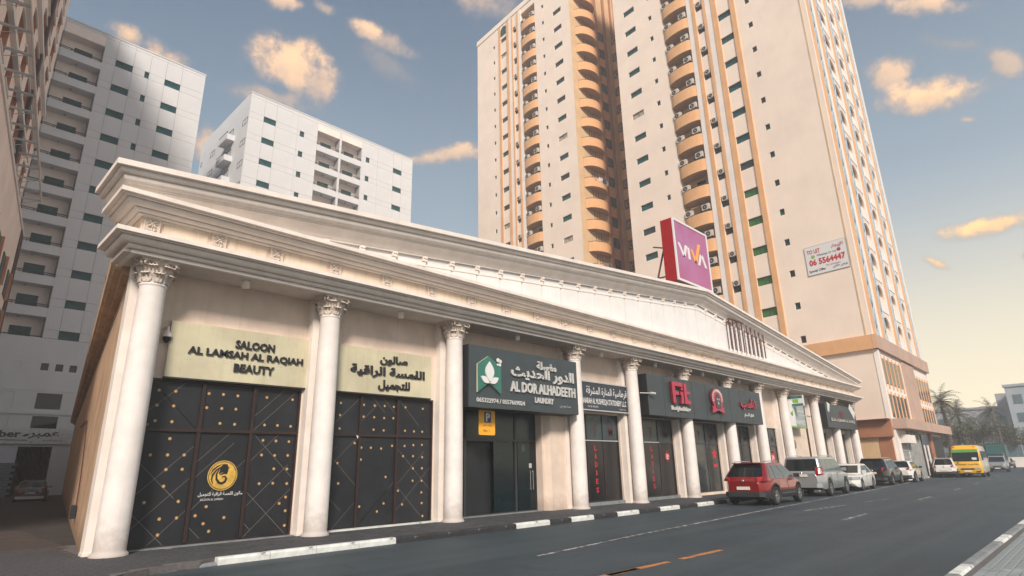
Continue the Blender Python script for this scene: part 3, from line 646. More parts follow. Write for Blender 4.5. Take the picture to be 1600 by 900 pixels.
for x in (12.9, 14.2, 15.6): lt.box(x-.14, x+.14, 14.6, 14.85, 3.655, 3.665)
obj('downlight', lt, 'alu_light', ef)
part('doorstep', MB().box(12.42, 16.76, 14.9, 15.6, PAV-.1, PAV+.02), 'kerb_grey')

mat('letter_dim', (.070, .028, .036), .5, 0); mat('film_black', (.012, .012, .014), .28, .2, 1.2)
mat('glass_gym', (.030, .038, .040), .10, .5, .9, col2=(.075, .07, .05), split=(.55, .75)); mat('plaster_inside', (.33, .17, .10), .8, .2, 4)
def gym_front(i, lower, letters, ladies=False, badge=None):
    x0, x1 = CX[i]+.35, CX[i+1]-.35; w = (x1-x0)/3; zt = 2.62
    g = part('shopfront', MB().box(x0, x1, 15.12, 15.16, PAV, 3.68), 'alu_dark', label='gym window in three bays of dark glass' if not ladies else 'gym window with black film and red lettering')
    fr = MB(); frame_box(fr, x0, x1, PAV+.12, 3.68, .045, 14.98, 15.06)
    fr.box(x0+.045, x1-.045, 14.98, 15.06, zt-.03, zt+.03)
    for k in (1, 2): fr.box(x0+k*w-.03, x0+k*w+.03, 14.98, 15.06, zt+.03, 3.635); fr.box(x0+k*w-.014, x0+k*w+.014, 15.0, 15.06, PAV+.165, zt-.03)
    obj('frame', fr, 'alu_dark', g); obj('sill', MB().box(x0-.02, x1+.02, 14.86, 15.12, PAV-.05, PAV+.12), 'kerb_grey' if ladies else 'hall_frieze', g)
    if ladies: obj('strip', MB().box(x0+.045 if i == 3 else x0+w, x1-.045 if i == 3 else x0+2*w, 14.972, 14.98, zt-.02, zt+.015), 'alu_light', g)
    for k in range(3):
        a, b = x0+k*w+.03, x0+(k+1)*w-.03
        obj('pane', MB().box(a, b, 15.02, 15.03, zt+.03, 3.635), 'glass_film', g)
        obj('pane', MB().box(a, b, 15.02, 15.03, PAV+.165, zt-.03), 'film_black' if ladies else lower[k], g)
        if letters[k] != ' ': text(g, letters[k], (a+b)/2+(.03 if k else 0), 3.05, .42, .52, 15.016, 'letter_dim', .002, .02)
    if ladies:
        for k, ch in enumerate('LADIES'): text(g, ch, x0+w*1.5, 2.33-k*.325, (.09 if ch == 'I' else .17)*.85 if ch == 'I' else .17, .20, 15.015, 'letter_red', .002, .03)
        l = MB(); 
        for k in (1, 2): l.box(x0+k*w-.004, x0+k*w+.004, 14.996, 15.0, PAV+.3, zt-.1)
        obj('red_line', l, 'letter_crimson_dark', g)
    if badge:
        for bx_, bz, br in badge:
            m = MB(); m.disc(bx_, bz, br, 15.012, 24, 0, .003); m.prism([(bx_-br*.55, bz+br*.8), (bx_+br*.55, bz+br*.8), (bx_, bz+br*1.35)][::-1][::-1], 15.012, 15.015, 0); m.prism([(bx_-br*.55, bz-br*.8), (bx_, bz-br*1.35), (bx_+br*.55, bz-br*.8)], 15.012, 15.015, 0)
            obj('badge', m, 'letter_red', g); text(g, '24', bx_, bz+.02, br*1.0, br*.75, 15.009, 'white_print', .001, .03); obj('badge_bar', MB().box(bx_-br*.4, bx_+br*.4, 15.009, 15.011, bz-br*.65, bz-br*.45), 'white_print', g)
    return g
gl = ['glass_gym']*3
gym_front(3, gl, 'GYM', True, [(CX[3]+.42, 2.0, .22)]); gym_front(4, gl, 'GYM', True, [(25.75, 2.0, .20)])
g6 = gym_front(5, gl, 'GYM', False, [(28.2, 2.15, .36)]); g7 = gym_front(6, gl, 'GYM', False); g8 = gym_front(7, gl, ' YM', False, [(38.3, 1.9, .36)])
for gx, pr, cx in ((g6, 2.0, 30.55),):
    m = MB(); star = []
    for k in range(10): r = .30 if k % 2 == 0 else .17; star.append((cx+r*math.sin(k*math.pi/5), pr+.1+r*math.cos(k*math.pi/5)))
    m.prism(star[::-1], 15.012, 15.015, 0); m.box(cx-.22, cx+.22, 15.012, 15.015, 1.45, 1.6); obj('red_sticker', m, 'letter_red', gx)
m = MB(); m.box(32.9, 33.45, 15.011, 15.014, .9, 2.5); obj('poster', m, 'plaster_inside', g7); text(g7, '0', 33.2, 2.1, .38, .42, 15.009, 'letter_red', .002, .03); text(g7, '23', 33.2, 1.45, .42, .36, 15.009, 'letter_red', .002, .03)
for i in (9, 10):
    x0, x1 = CX[i]+.35, CX[i+1]-.35; g = part('shopfront', MB().box(x0, x1, 15.1, 15.14, PAV, 3.7), 'alu_dark', label='plain dark shop window near the far end'); fr = MB(); frame_box(fr, x0, x1, PAV, 3.7, .05, 14.98, 15.06); w = (x1-x0)/3
    for k in (1, 2): fr.box(x0+k*w-.03, x0+k*w+.03, 14.98, 15.06, PAV+.05, 3.65)
    obj('frame', fr, 'alu_light', g)
    for k in range(3): obj('pane', MB().box(x0+k*w+.03, x0+(k+1)*w-.03, 15.02, 15.03, PAV+.05, 3.65), 'glass_film' if k == 1 else 'glass_dark', g)
part('door', MB().box(39.9, 40.9, 15.2, 15.24, PAV, 3.7), 'glass_dark', label='narrow dark side door')
vt = MB(); vt.lathe([(.26, 0), (.28, .03), (.2, .06), (.01, .05)], 16); o = obj('wall_roundel', vt, 'hall_side', hall, (41.9-HX, 0, 2.75)); o.rotation_euler = (rad(90), 0, 0)
part('drainpipe', MB().tube([(44.55, 14.86, PAV), (44.55, 14.86, 6.1)], .07, 8), 'frame_maroon'); part('drainpipe', MB().tube([(39.98, 14.86, 3.8), (39.98, 14.86, 6.1)], .05, 8), 'hall_side')

# ---------------------------------------------------------------- signs on the front
def board(name, label, x0, x1, z0, z1, yf, yb, mf, ms=None, rim=None):
    t = thing(name, label, 'sign', ((x0+x1)/2, yb, z0)); o = (-(x0+x1)/2, -yb, -z0)
    mb = MB().box(x0, x1, yf, yb, z0, z1, 1); mb.m[mb.f.index([0, 1, 5, 4])] = 0
    b = obj('board', mb, [mf, ms or mf], t, o)
    def txt(s, cx, cz, w, h, m, depth=.03, bold=.02, mside=None, gap=.015):
        q = text(t, s, cx, cz, w, h, yf-depth-gap, m, depth, bold, mside=mside); q.location = o; return q
    def add(nm, mb2, mats, label=None): return obj(nm, mb2, mats, t, o, label=label)
    if rim:
        fr = MB(); frame_box(fr, x0-.03, x1+.03, z0-.03, z1+.03, .045, yf-.02, yb); add('rim', fr, rim)
    return t, b, txt, add
t, b, tx, ad = board('shop_sign', 'cream sign reading SALOON AL LAMSAH AL RAQIAH BEAUTY over the first shutter', 3.98, 7.66, 3.74, 5.03, 14.80, 14.9, 'sign_cream', 'hall_plaster')
tx('SALOON', 5.93, 4.66, .98, .205, 'letter_black', .03, .032); tx('AL LAMSAH AL RAQIAH', 5.80, 4.38, 2.82, .205, 'letter_black', .03, .032); tx('BEAUTY', 5.96, 4.08, 1.0, .205, 'letter_black', .03, .032)
jn = MB()
for x in (4.95,): jn.box(x-.003, x+.003, 14.797, 14.80, 3.75, 5.02)
ad('joint', jn, 'hall_plaster'); hl = MB(); r_ = random.Random(2)
for k in range(26): hl.disc(r_.uniform(4.3, 7.4), 4.0+r_.uniform(.16, .22), .006, 14.797, 5, 0, .002)
ad('screw_hole', hl, 'frame_maroon'); ad('lip', MB().box(3.98, 7.66, 14.78, 14.9, 3.70, 3.735), 'alu_dark')
t, b, tx, ad = board('shop_sign', 'cream sign with three lines of black Arabic letters over the second shutter', 8.0, 11.50, 3.74, 5.04, 14.80, 14.9, 'sign_cream', 'hall_plaster')
tx('صالون', 10.08, 4.74, .98, .30, 'letter_black', .03, .035); tx('اللمسة الراقية', 9.93, 4.37, 2.60, .34, 'letter_black', .03, .035); tx('للتجميل', 10.12, 4.0, 1.12, .32, 'letter_black', .03, .035)
jn = MB()
for x in (9.15, 10.5): jn.box(x-.003, x+.003, 14.797, 14.80, 3.75, 5.03)
ad('joint', jn, 'hall_plaster'); ad('lip', MB().box(8.0, 11.50, 14.78, 14.9, 3.70, 3.735), 'alu_dark')
t, b, tx, ad = board('laundry_sign', 'slate grey laundry sign AL DOR ALHADEETH with a green leaf emblem', 12.30, 17.78, 3.46, 5.44, 13.92, 14.86, 'sign_slate', 'sign_slate_side')
tx('مغسلة', 16.0, 5.08, 1.05, .30, 'letter_steel', .05, .03, 'alu_light'); tx('الدور الحديث', 15.85, 4.73, 3.35, .50, 'letter_steel', .05, .03, 'alu_light'); tx('AL DOR ALHADEETH', 15.85, 4.24, 3.45, .36, 'letter_steel', .05, .035, 'alu_light')
tx('LAUNDRY', 15.83, 3.85, .98, .20, 'letter_steel', .04, .03, 'alu_light'); tx('065322974 / 0557669024', 13.72, 3.70, 2.22, .15, 'letter_steel', .015, .025); tx('خدمة توصيل', 17.0, 3.72, .62, .12, 'letter_steel', .006, 0)
em = MB(); em.prism([(12.62, 3.93), (13.12, 4.27), (13.66, 3.93), (13.66, 4.83), (13.1, 5.12), (12.62, 4.83)], 13.84, 13.91, 0, 1)
def petal(cx, cz, L_, w, rot, y0, y1, mb, m):
    P = [(math.sin(math.pi*t)*w*s, L_*t) for s, ts in ((-1, [k/10 for k in range(11)]), (1, [k/10 for k in range(9, 0, -1)])) for t in ts]
    mb.prism([(cx+a*math.cos(rot)-b_*math.sin(rot), cz+a*math.sin(rot)+b_*math.cos(rot)) for a, b_ in P][::-1], y0, y1, m)
petal(13.12, 4.28, .66, .19, 0, 13.80, 13.838, em, 2); petal(13.10, 4.24, .42, .10, rad(62), 13.80, 13.838, em, 2); petal(13.14, 4.24, .42, .10, rad(-62), 13.80, 13.838, em, 2)
for a, b_, r in ((13.52, 5.03, .07), (13.62, 5.0, .06), (13.6, 4.88, .05), (13.5, 4.88, .04)): em.disc(a, b_, r, 13.82, 12, 2, .03)
ad('leaf_emblem', em, ['logo_green', 'sign_cream', 'white_print'])
t, b, tx, ad = board('stationery_sign', 'navy stationery sign with white print and a pale metal rim beside the laundry sign', 18.55, 22.02, 3.78, 4.90, 14.52, 14.62, 'sign_navy', 'sign_navy', 'alu_light')
tx('قرطاسية المنارة المشرقة', 20.52, 4.53, 2.85, .40, 'white_print', .004, .01, gap=.004); tx('MANARAH AL MUSHREQA STATIONERY L.L.C', 20.28, 4.12, 3.2, .27, 'white_print', .004, .02, gap=.004); tx('Tel: 06 5322974', 19.5, 3.92, .7, .07, 'white_print', .003, 0, gap=.004); tx('خدمات طباعة', 21.6, 3.90, .5, .07, 'white_print', .003, 0, gap=.004)
t, b, tx, ad = board('gym_sign', 'long dark slate gym sign with crimson Fit lettering and a round crest', 22.72, 34.80, 3.70, 5.50, 13.92, 14.86, 'sign_slate', 'sign_slate_side')
jn = MB()
for k in range(1, 9): jn.box(22.72+k*1.342-.006, 22.72+k*1.342+.006, 13.915, 13.92, 3.71, 5.49)
ad('joint', jn, 'sign_slate_side')
# Fit, cut from thick plates
ft = MB(); x, z = 24.6, 4.32
ft.prism([(x, z), (x+.26, z), (x+.26, z+.38), (x+.58, z+.38), (x+.58, z+.55), (x+.26, z+.55), (x+.26, z+.78), (x+1.0, z+.78), (x+1.0, z+.97), (x, z+.97)], 13.76, 13.88, 0, 1)
ft.prism([(x+.72, z), (x+.98, z), (x+.98, z+.55), (x+.70, z+.55), (x+.70, z+.42), (x+.80, z+.36)], 13.76, 13.88, 0, 1); ft.prism([(x+.80, z+.62), (x+.98, z+.62), (x+.98, z+.74), (x+.80, z+.74)], 13.76, 13.88, 0, 1)
ft.prism([(x+1.08, z), (x+1.62, z), (x+1.62, z+.18), (x+1.45, z+.16), (x+1.33, z+.30), (x+1.33, z+.47), (x+1.62, z+.47), (x+1.62, z+.60), (x+1.33, z+.60), (x+1.33, z+.97), (x+1.08, z+.97)], 13.76, 13.88, 0, 1)
ad('lettering', ft, ['letter_crimson', 'letter_crimson_dark'])
tx('Bodybuilding', 25.45, 4.07, 1.75, .26, 'letter_steel', .05, .035, 'alu_light')
cr = MB(); ol = []
for k in range(25): a = rad(-38+k*256/24); ol.append((29.05+.62*math.cos(a), 4.78+.50*math.sin(a)))
ol = [(28.62, 4.34), (28.40, 4.42), (28.46, 4.24), (28.36, 4.06), (28.60, 4.10), (29.05, 4.20), (29.5, 4.10), (29.74, 4.06), (29.64, 4.24), (29.70, 4.42), (29.48, 4.34)]+[(29.05+.62*math.cos(rad(-32+k*244/24)), 4.80+.50*math.sin(rad(-32+k*244/24))) for k in range(25)]
cr.prism(ol, 13.76, 13.86, 0, 1)
for k in range(16): a = rad(-20+k*220/15); blob(cr, 29.05+.50*math.cos(a), 4.80+.38*math.sin(a), .07, 13.757, 1.2, .6, a)
cr.m[-16*24:] = [2]*(16*24)
cr.prism([(28.82, 4.30), (29.28, 4.30), (29.34, 4.62), (29.2, 4.95), (29.05, 5.05), (28.9, 4.95), (28.76, 4.62)], 13.73, 13.758, 3, 1)
for a, c in ((28.95, 4.75), (29.15, 4.75)): cr.disc(a, c, .05, 13.72, 8, 2, .01)
cr.prism([(28.97, 4.5), (29.13, 4.5), (29.05, 4.66)], 13.718, 13.73, 2)
ad('crest', cr, ['letter_crimson', 'letter_crimson_dark', 'alu_light', 'sign_slate'], 'crimson crest with a grey figure')
tx('تناسب', 32.95, 4.72, 2.0, .62, 'letter_crimson', .08, .04, 'letter_crimson_dark'); tx('كمال الأجسام', 32.95, 4.13, 1.2, .26, 'letter_steel', .04, .03, 'alu_light')
t, b, tx, ad = board('shop_sign', 'weathered slate sign by the last columns with brown letters and torn film', 46.2, 53.2, 3.95, 5.62, 13.92, 14.86, 'sign_slate', 'sign_slate_side')
tx('B', 49.6, 4.95, .55, .48, 'frame_maroon', .06, .04, 'letter_crimson'); tx('ELLAL ALBAHAR AL SHARQI', 49.7, 4.50, 5.6, .26, 'letter_steel', .05, .03, 'frame_maroon')
for q in ([(46.5, 5.1), (46.8, 5.0), (47.2, 5.6), (46.6, 5.75)], [(51.6, 5.5), (52.6, 4.7), (53.1, 5.3), (52.0, 5.9)]): ad('torn_film', MB().prism(q, 13.89, 13.895), 'kerb_white')
# pharmacy blade sign and wall panel
mat('pharm_green', (.22, .45, .06), .5, .1); mat('pharm_grey', (.30, .36, .37), .4, .1, 2)
t, b, tx, ad = board('pharmacy_sign', 'pale grey pharmacy panel with a green edge between the later columns', 40.2, 42.9, 3.85, 5.45, 14.30, 14.42, 'pharm_grey', 'white_print')
ad('green_edge', MB().box(40.2, 42.9, 14.29, 14.43, 3.76, 3.845), 'pharm_green'); ad('side_panel', MB().box(40.2, 41.1, 14.285, 14.30, 3.86, 5.44), 'white_print'); tx('PHARMACY', 42.0, 4.12, 1.6, .28, 'white_print', .004, .02, gap=.004); tx('صيدلية', 42.0, 4.9, 1.3, .35, 'white_print', .004, .02, gap=.004)
lf = MB(); petal(40.62, 4.5, .42, .09, rad(-20), 14.27, 14.285, lf, 0); petal(40.6, 4.5, .34, .08, rad(45), 14.27, 14.285, lf, 1); ad('leaf', lf, ['pharm_green', 'logo_green'])
t = thing('blade_sign', 'small projecting pharmacy box sign on a bracket beside the tenth column', 'sign', (40.9, 13.9, 5.0)); o_ = (-40.9, -13.9, -5.0)
obj('box', MB().box(40.80, 40.98, 13.55, 14.55, 5.1, 5.78), 'white_print', t, o_); fb = MB().box(40.78, 40.80, 13.58, 14.52, 5.60, 5.76).box(40.78, 40.80, 13.58, 14.52, 5.12, 5.26); obj('stripe', fb, 'logo_green', t, o_)
obj('emblem', MB().box(40.785, 40.80, 13.85, 14.2, 5.32, 5.55), 'pharm_green', t, o_); obj('bracket', MB().tube([(40.9, 14.5, 5.2), (40.9, 14.9, 5.2)], .03, 6), 'steel', t, o_)

# parking sign hanging under the laundry sign
t = thing('parking_sign', 'orange parking plate with a blue P square under the laundry sign', 'sign', (13.6, 14.5, 2.66)); o_ = (-13.6, -14.5, -2.66)
pp = MB(); rc = []
for cx, cz, a0 in ((13.93, 3.40, 0), (13.30, 3.40, 90), (13.30, 2.71, 180), (13.93, 2.71, 270)):
    for k in range(4): a = rad(a0+k*30); rc.append((cx+.05*math.cos(a), cz+.05*math.sin(a)))
pp.prism(rc, 14.49, 14.505); obj('plate', pp, 'yellow_sign', t, o_); obj('blue_square', MB().box(13.49, 13.79, 14.483, 14.489, 3.06, 3.40), 'navy_print', t, o_)
q = text(t, 'P', 13.65, 3.23, .19, .27, 14.478, 'white_print', .004, .03); q.location = o_
q = text(t, 'موقف خاص', 13.62, 2.97, .42, .09, 14.484, 'letter_black', .002, 0); q.location = o_; q = text(t, 'No 1', 13.58, 2.80, .26, .09, 14.484, 'frame_maroon', .002, 0); q.location = o_
obj('hanger', MB().tube([(13.33, 14.51, 3.42), (13.33, 14.51, 3.52)], .012, 5).tube([(13.90, 14.51, 3.42), (13.90, 14.51, 3.52)], .012, 5), 'steel', t, o_)
# rooftop sign
mat('viva_pink', (.38, .08, .19), .45, .10, .5, col2=(.44, .17, .36), split=(.35, .75)); mat('viva_red', (.36, .008, .014), .4, .08); mat('viva_orange', (.90, .40, .08), .4, 0); mat('rust', (.09, .025, .02), .7, .3, 9)
VX0, VX1, VZ0, VZ1, VY = 27.72, 31.68, 11.08, 14.68, 14.5
t = thing('rooftop_sign', 'square pink VIVA sign in a red box on the roof above the pediment', 'sign', (29.7, 14.8, 9.9)); o_ = (-29.7, -14.8, -9.9)
vb = MB(); vb.box(VX0, VX1, VY+.02, VY+.75, VZ0, VZ1); obj('box', vb, 'viva_red', t, o_); fr = MB(); frame_box(fr, VX0-.01, VX1+.01, VZ0-.01, VZ1+.01, .12, VY-.03, VY+.05); obj('rim', fr, 'white_print', t, o_)
obj('face', MB().box(VX0+.11, VX1-.11, VY, VY+.03, VZ0+.11, VZ1-.11), 'viva_pink', t, o_)
def bar(mb, x0, z0, x1, z1, w, m): mb.prism([(x0-w/2, z0), (x0+w/2, z0), (x1+w/2, z1), (x1-w/2, z1)] if z1 > z0 else [(x1-w/2, z1), (x1+w/2, z1), (x0+w/2, z0), (x0-w/2, z0)], VY-.03, VY, m)
vl = MB()
for x0_, z0_, x1_, z1_, w_, m_ in ((28.60, 12.60, 28.14, 13.30, .25, 0), (28.66, 12.60, 28.97, 13.32, .22, 0), (29.25, 12.55, 29.19, 13.26, .22, 0), (29.93, 12.55, 29.56, 13.26, .25, 1), (29.97, 12.55, 30.55, 13.78, .26, 1), (30.32, 12.46, 30.68, 13.20, .20, 0), (31.14, 12.46, 30.76, 13.20, .24, 0)): bar(vl, x0_, z0_, x1_, z1_, w_, m_)
obj('lettering', vl, ['white_print', 'viva_orange'], t, o_)
sf_ = MB()
for x in (28.0, 31.4): sf_.tube([(x, VY+1.9, 9.9), (x, VY+.8, 13.2)], .05, 6); sf_.tube([(x, VY+.6, 9.9), (x, VY+.6, VZ0)], .06, 6); sf_.tube([(x, VY+1.35, 11.5), (x, VY+.7, 11.5)], .04, 6); sf_.tube([(x-.35, VY+1.3, 13.25), (x, VY+.8, 13.15)], .04, 6)
sf_.tube([(28.0, VY+.6, 10.9), (31.4, VY+.6, 10.9)], .05, 6); obj('support', sf_, 'rust', t, o_)
# empty rusty letter frame on the pediment
t = thing('sign_frame', 'empty rusty steel frame of upright bars fixed to the right half of the pediment', 'frame', (33.8, 13.9, 7.7)); o_ = (-33.8, -13.9, -7.7)
for k, x in enumerate([31.5, 32.0, 32.55, 33.15, 33.8, 34.35, 34.95, 35.5, 36.1]):
    obj('upright', MB().tube([(x, 13.72, 7.66), (x, 13.72, 9.40)], .035, 6).tube([(x+.07, 13.9, 7.7), (x+.07, 13.9, 9.3)], .02, 5), 'rust', t, o_)
obj('rail', MB().tube([(31.5, 13.72, 9.40), (36.1, 13.72, 9.40)], .035, 6).tube([(31.5, 13.93, 9.3), (36.1, 13.93, 9.3)], .03, 6), 'rust', t, o_)
hb = MB()
for x in (31.5, 32.55, 33.8, 34.95, 36.1): hb.tube([(x, 13.72, 9.4), (x, 13.95, 9.3)], .02, 5)
obj('bracket', hb, 'rust', t, o_)
# small fittings
SPD = [(5.32, 'first bay from the left'), (9.9, 'second bay from the left'), (14.9, 'bay over the laundry sign'), (19.9, 'bay over the stationery sign'), (24.1, 'bay over the Fit lettering'), (28.7, 'bay over the crest'), (33.0, 'bay over the right end of the gym sign')]
sp0 = None
for x, w in SPD:
    if sp0 is None:
        sp0 = thing('ceiling_spotlight', '', 'lamp', (x, 14.25, 6.135), group='spotlights under the portico soffit'); obj('canister', MB().lathe([(.001, -.19), (.07, -.19), (.085, -.18), (.085, 0)], 14), 'hall_trim', sp0); obj('mount', MB().lathe([(.11, -.02), (.11, 0)], 14).lathe([(.001, -.0201), (.11, -.02)], 14), 'soffit', sp0); q = sp0
    else: q = dup(sp0, (x, 14.25, 6.135), 0)
    q['label'] = 'round spotlight under the soffit, '+w
t = thing('security_camera', 'white dome camera on a wall arm at the left end of the salon sign', 'camera', (3.92, 14.78, 4.62))
obj('dome', MB().lathe([(.001, -.13), (.05, -.12), (.085, -.06), (.09, 0)], 16), 'letter_black', t); obj('housing', MB().lathe([(.095, 0), (.10, .03), (.08, .07), (.03, .16), (.025, .24)], 16), 'hall_trim', t, (0, 0, 0)); obj('arm', MB().tube([(0, 0, .22), (-.02, .02, .27), (-.12, .12, .2)], .02, 6), 'hall_trim', t)
def bullet(x, y, z, label):
    t = thing('security_camera', label, 'camera', (x, y, z)); obj('housing', MB().tube([(0, 0, 0), (.26, -.08, -.02)], .06, 10), 'alu_light', t); obj('arm', MB().tube([(-.30, .35, .02), (-.1, .1, 0), (0, 0, 0)], .025, 6), 'alu_light', t); obj('lens', MB().tube([(.26, -.08, -.02), (.30, -.09, -.023)], .045, 8), 'letter_black', t)
bullet(22.75, 13.80, 4.62, 'bullet camera on an arm at the left edge of the gym sign'); bullet(40.9, 13.5, 4.45, 'bullet camera on a long arm across the ninth column')
part('cable', MB().tube([sidep(.35+k*.0, .02, 0)[:2]+(0,) for k in range(2)] if 0 else [sidep(22, .03, 4.0), sidep(12, .04, 3.6), sidep(9, .04, 2.6), sidep(7, .04, 1.6), sidep(6.4, .03, .6)], .018, 5), 'rust')
ub = thing('meter_box', 'small dark utility boxes fixed low on the brown side wall', 'box', sidep(6.5, .02, .5), rad(-9.1))
for k in range(3): obj('box', MB().box(-.12, 0, -.25+k*.2, -.1+k*.2, .0+.02*k, .35), 'letter_black', ub)
# ---------------------------------------------------------------- tall towers with curved orange balconies
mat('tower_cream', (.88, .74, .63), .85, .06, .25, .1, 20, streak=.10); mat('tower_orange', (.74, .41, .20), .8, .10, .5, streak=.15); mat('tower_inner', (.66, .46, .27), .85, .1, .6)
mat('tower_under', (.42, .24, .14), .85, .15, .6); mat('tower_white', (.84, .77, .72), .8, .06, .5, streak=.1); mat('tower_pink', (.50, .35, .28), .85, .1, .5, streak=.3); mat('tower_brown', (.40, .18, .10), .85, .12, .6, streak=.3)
mat('pane_teal', (.010, .085, .092), .3, .5, 1.2, spec=.2); mat('pane_green', (.035, .17, .03), .2, .45, .9, col2=(.03, .10, .05), split=(.5, .65)); mat('win_frame', (.02, .04, .045), .5, 0); mat('ac_white', (.58, .52, .46), .6, .1, 3); mat('ac_fan', (.035, .03, .03), .6, .1); mat('lattice_blue', (.50, .60, .68), .6, .15, 3); mat('cloth', (.25, .2, .18), .9, .4, 6)
RH, RZ = 3.205, 12.45
ORD = ['first', 'second', 'third', 'fourth', 'fifth', 'sixth', 'seventh', 'eighth', 'ninth', 'tenth', 'eleventh', 'twelfth', 'thirteenth', 'fourteenth', 'fifteenth', 'sixteenth', 'seventeenth', 'eighteenth', 'nineteenth', 'twentieth', 'twenty-first']
def win_mesh(w, h, pane, n=2, fr=.05):
    mb = MB(); frame_box(mb, -w/2, w/2, -h/2, h/2, fr, -.02, .05)
    for k in range(1, n): mb.box(-w/2+k*w/n-fr*.4, -w/2+k*w/n+fr*.4, -.01, .05, -h/2+fr, h/2-fr)
    mb.add([(-w/2+fr, .03, -h/2+fr), (w/2-fr, .03, -h/2+fr), (w/2-fr, .03, h/2-fr), (-w/2+fr, .03, h/2-fr)], [(0, 1, 2, 3)], 1)
    return mb.mesh('window', ['win_frame', pane])
ac = MB(); ac.box(-.46, .46, -.18, .18, -.34, .34); n = 16
ac.disc(-.08, .0, .285, -.19, n, 1, .012); ac.disc(-.08, 0, .06, -.197, 8, 0, .006); ac.box(-.42, -.36, -.16, .30, -.42, -.34, 1); ac.box(.30, .36, -.16, .30, -.42, -.34, 1)
AC = ac.mesh('air_conditioner', ['ac_white', 'ac_fan'])
def bal_mesh(w, out, h, mir=1):
    mb = MB(); K = 12; A = []
    for i in range(K+1):
        u = -1+2*i/K; A.append((u*w/2, -out*(1-u*u)**.62-.02))
    rows = [[(x, y, 0) for x, y in A], [(x, y, h) for x, y in A]]; mb.grid(rows, 0, True)
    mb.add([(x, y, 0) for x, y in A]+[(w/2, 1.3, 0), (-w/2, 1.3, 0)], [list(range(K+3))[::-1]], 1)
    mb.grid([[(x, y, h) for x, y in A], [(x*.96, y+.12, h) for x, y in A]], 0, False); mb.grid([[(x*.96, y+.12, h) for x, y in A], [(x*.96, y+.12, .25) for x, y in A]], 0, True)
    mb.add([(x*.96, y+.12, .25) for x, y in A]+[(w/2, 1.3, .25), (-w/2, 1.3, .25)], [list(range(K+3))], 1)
    mb.lathe([(.001, -.04), (.12, -.04), (.12, 0)], 8, 1, (0, -out*.35, 0))
    rl = MB(); rl.tube([(x*.97, y+.06, h+.09) for x, y in A], .04, 5, 0); 
    for i in range(0, K+1, 2): rl.tube([(A[i][0]*.97, A[i][1]+.06, h), (A[i][0]*.97, A[i][1]+.06, h+.09)], .02, 4, 0)
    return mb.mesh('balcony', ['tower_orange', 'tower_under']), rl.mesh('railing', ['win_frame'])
mat('curtain', (.42, .36, .28), .7, .3, 3); mat('pane_dim', (.02, .035, .04), .12, .4, 1)
WALT = {k: [win_mesh(*a) for a in v] for k, v in {'A': [(1.78, .82, 'pane_dim'), (1.78, .82, 'curtain')], 'F': [(1.6, .86, 'pane_dim'), (1.6, .86, 'curtain')], 's': [(.48, .66, 'pane_dim', 1, .06)]}.items()}
WM = {'A': win_mesh(1.78, .82, 'pane_teal'), 's': win_mesh(.48, .66, 'pane_teal', 1, .06), 'F': win_mesh(1.6, .86, 'pane_teal', 2), 'G': win_mesh(1.6, .86, 'pane_green', 2), 'T': win_mesh(.95, 1.2, 'glass_dark', 2, .05), 'D': win_mesh(1.1, 1.5, 'glass_dark', 2)}
BAL, RAIL = bal_mesh(3.46, .42, 1.42); CBAL, CRAIL = bal_mesh(4.5, 1.25, 1.35)
rw = random.Random(11)
def put(name, me, parent, loc, rot=0, label=None):
    o = bpy.data.objects.new(name, me); COL.objects.link(o); o.parent = parent; o.location = loc; o.rotation_euler = (0, 0, rot)
    if label: o['label'] = label
    return o
CW = (56.6, 12.35); UA = rad(5.5); ROTW = math.atan2(-math.cos(UA), -math.sin(UA)); Uv = (math.sin(UA), math.cos(UA)); Nv = (math.cos(UA), -math.sin(UA))
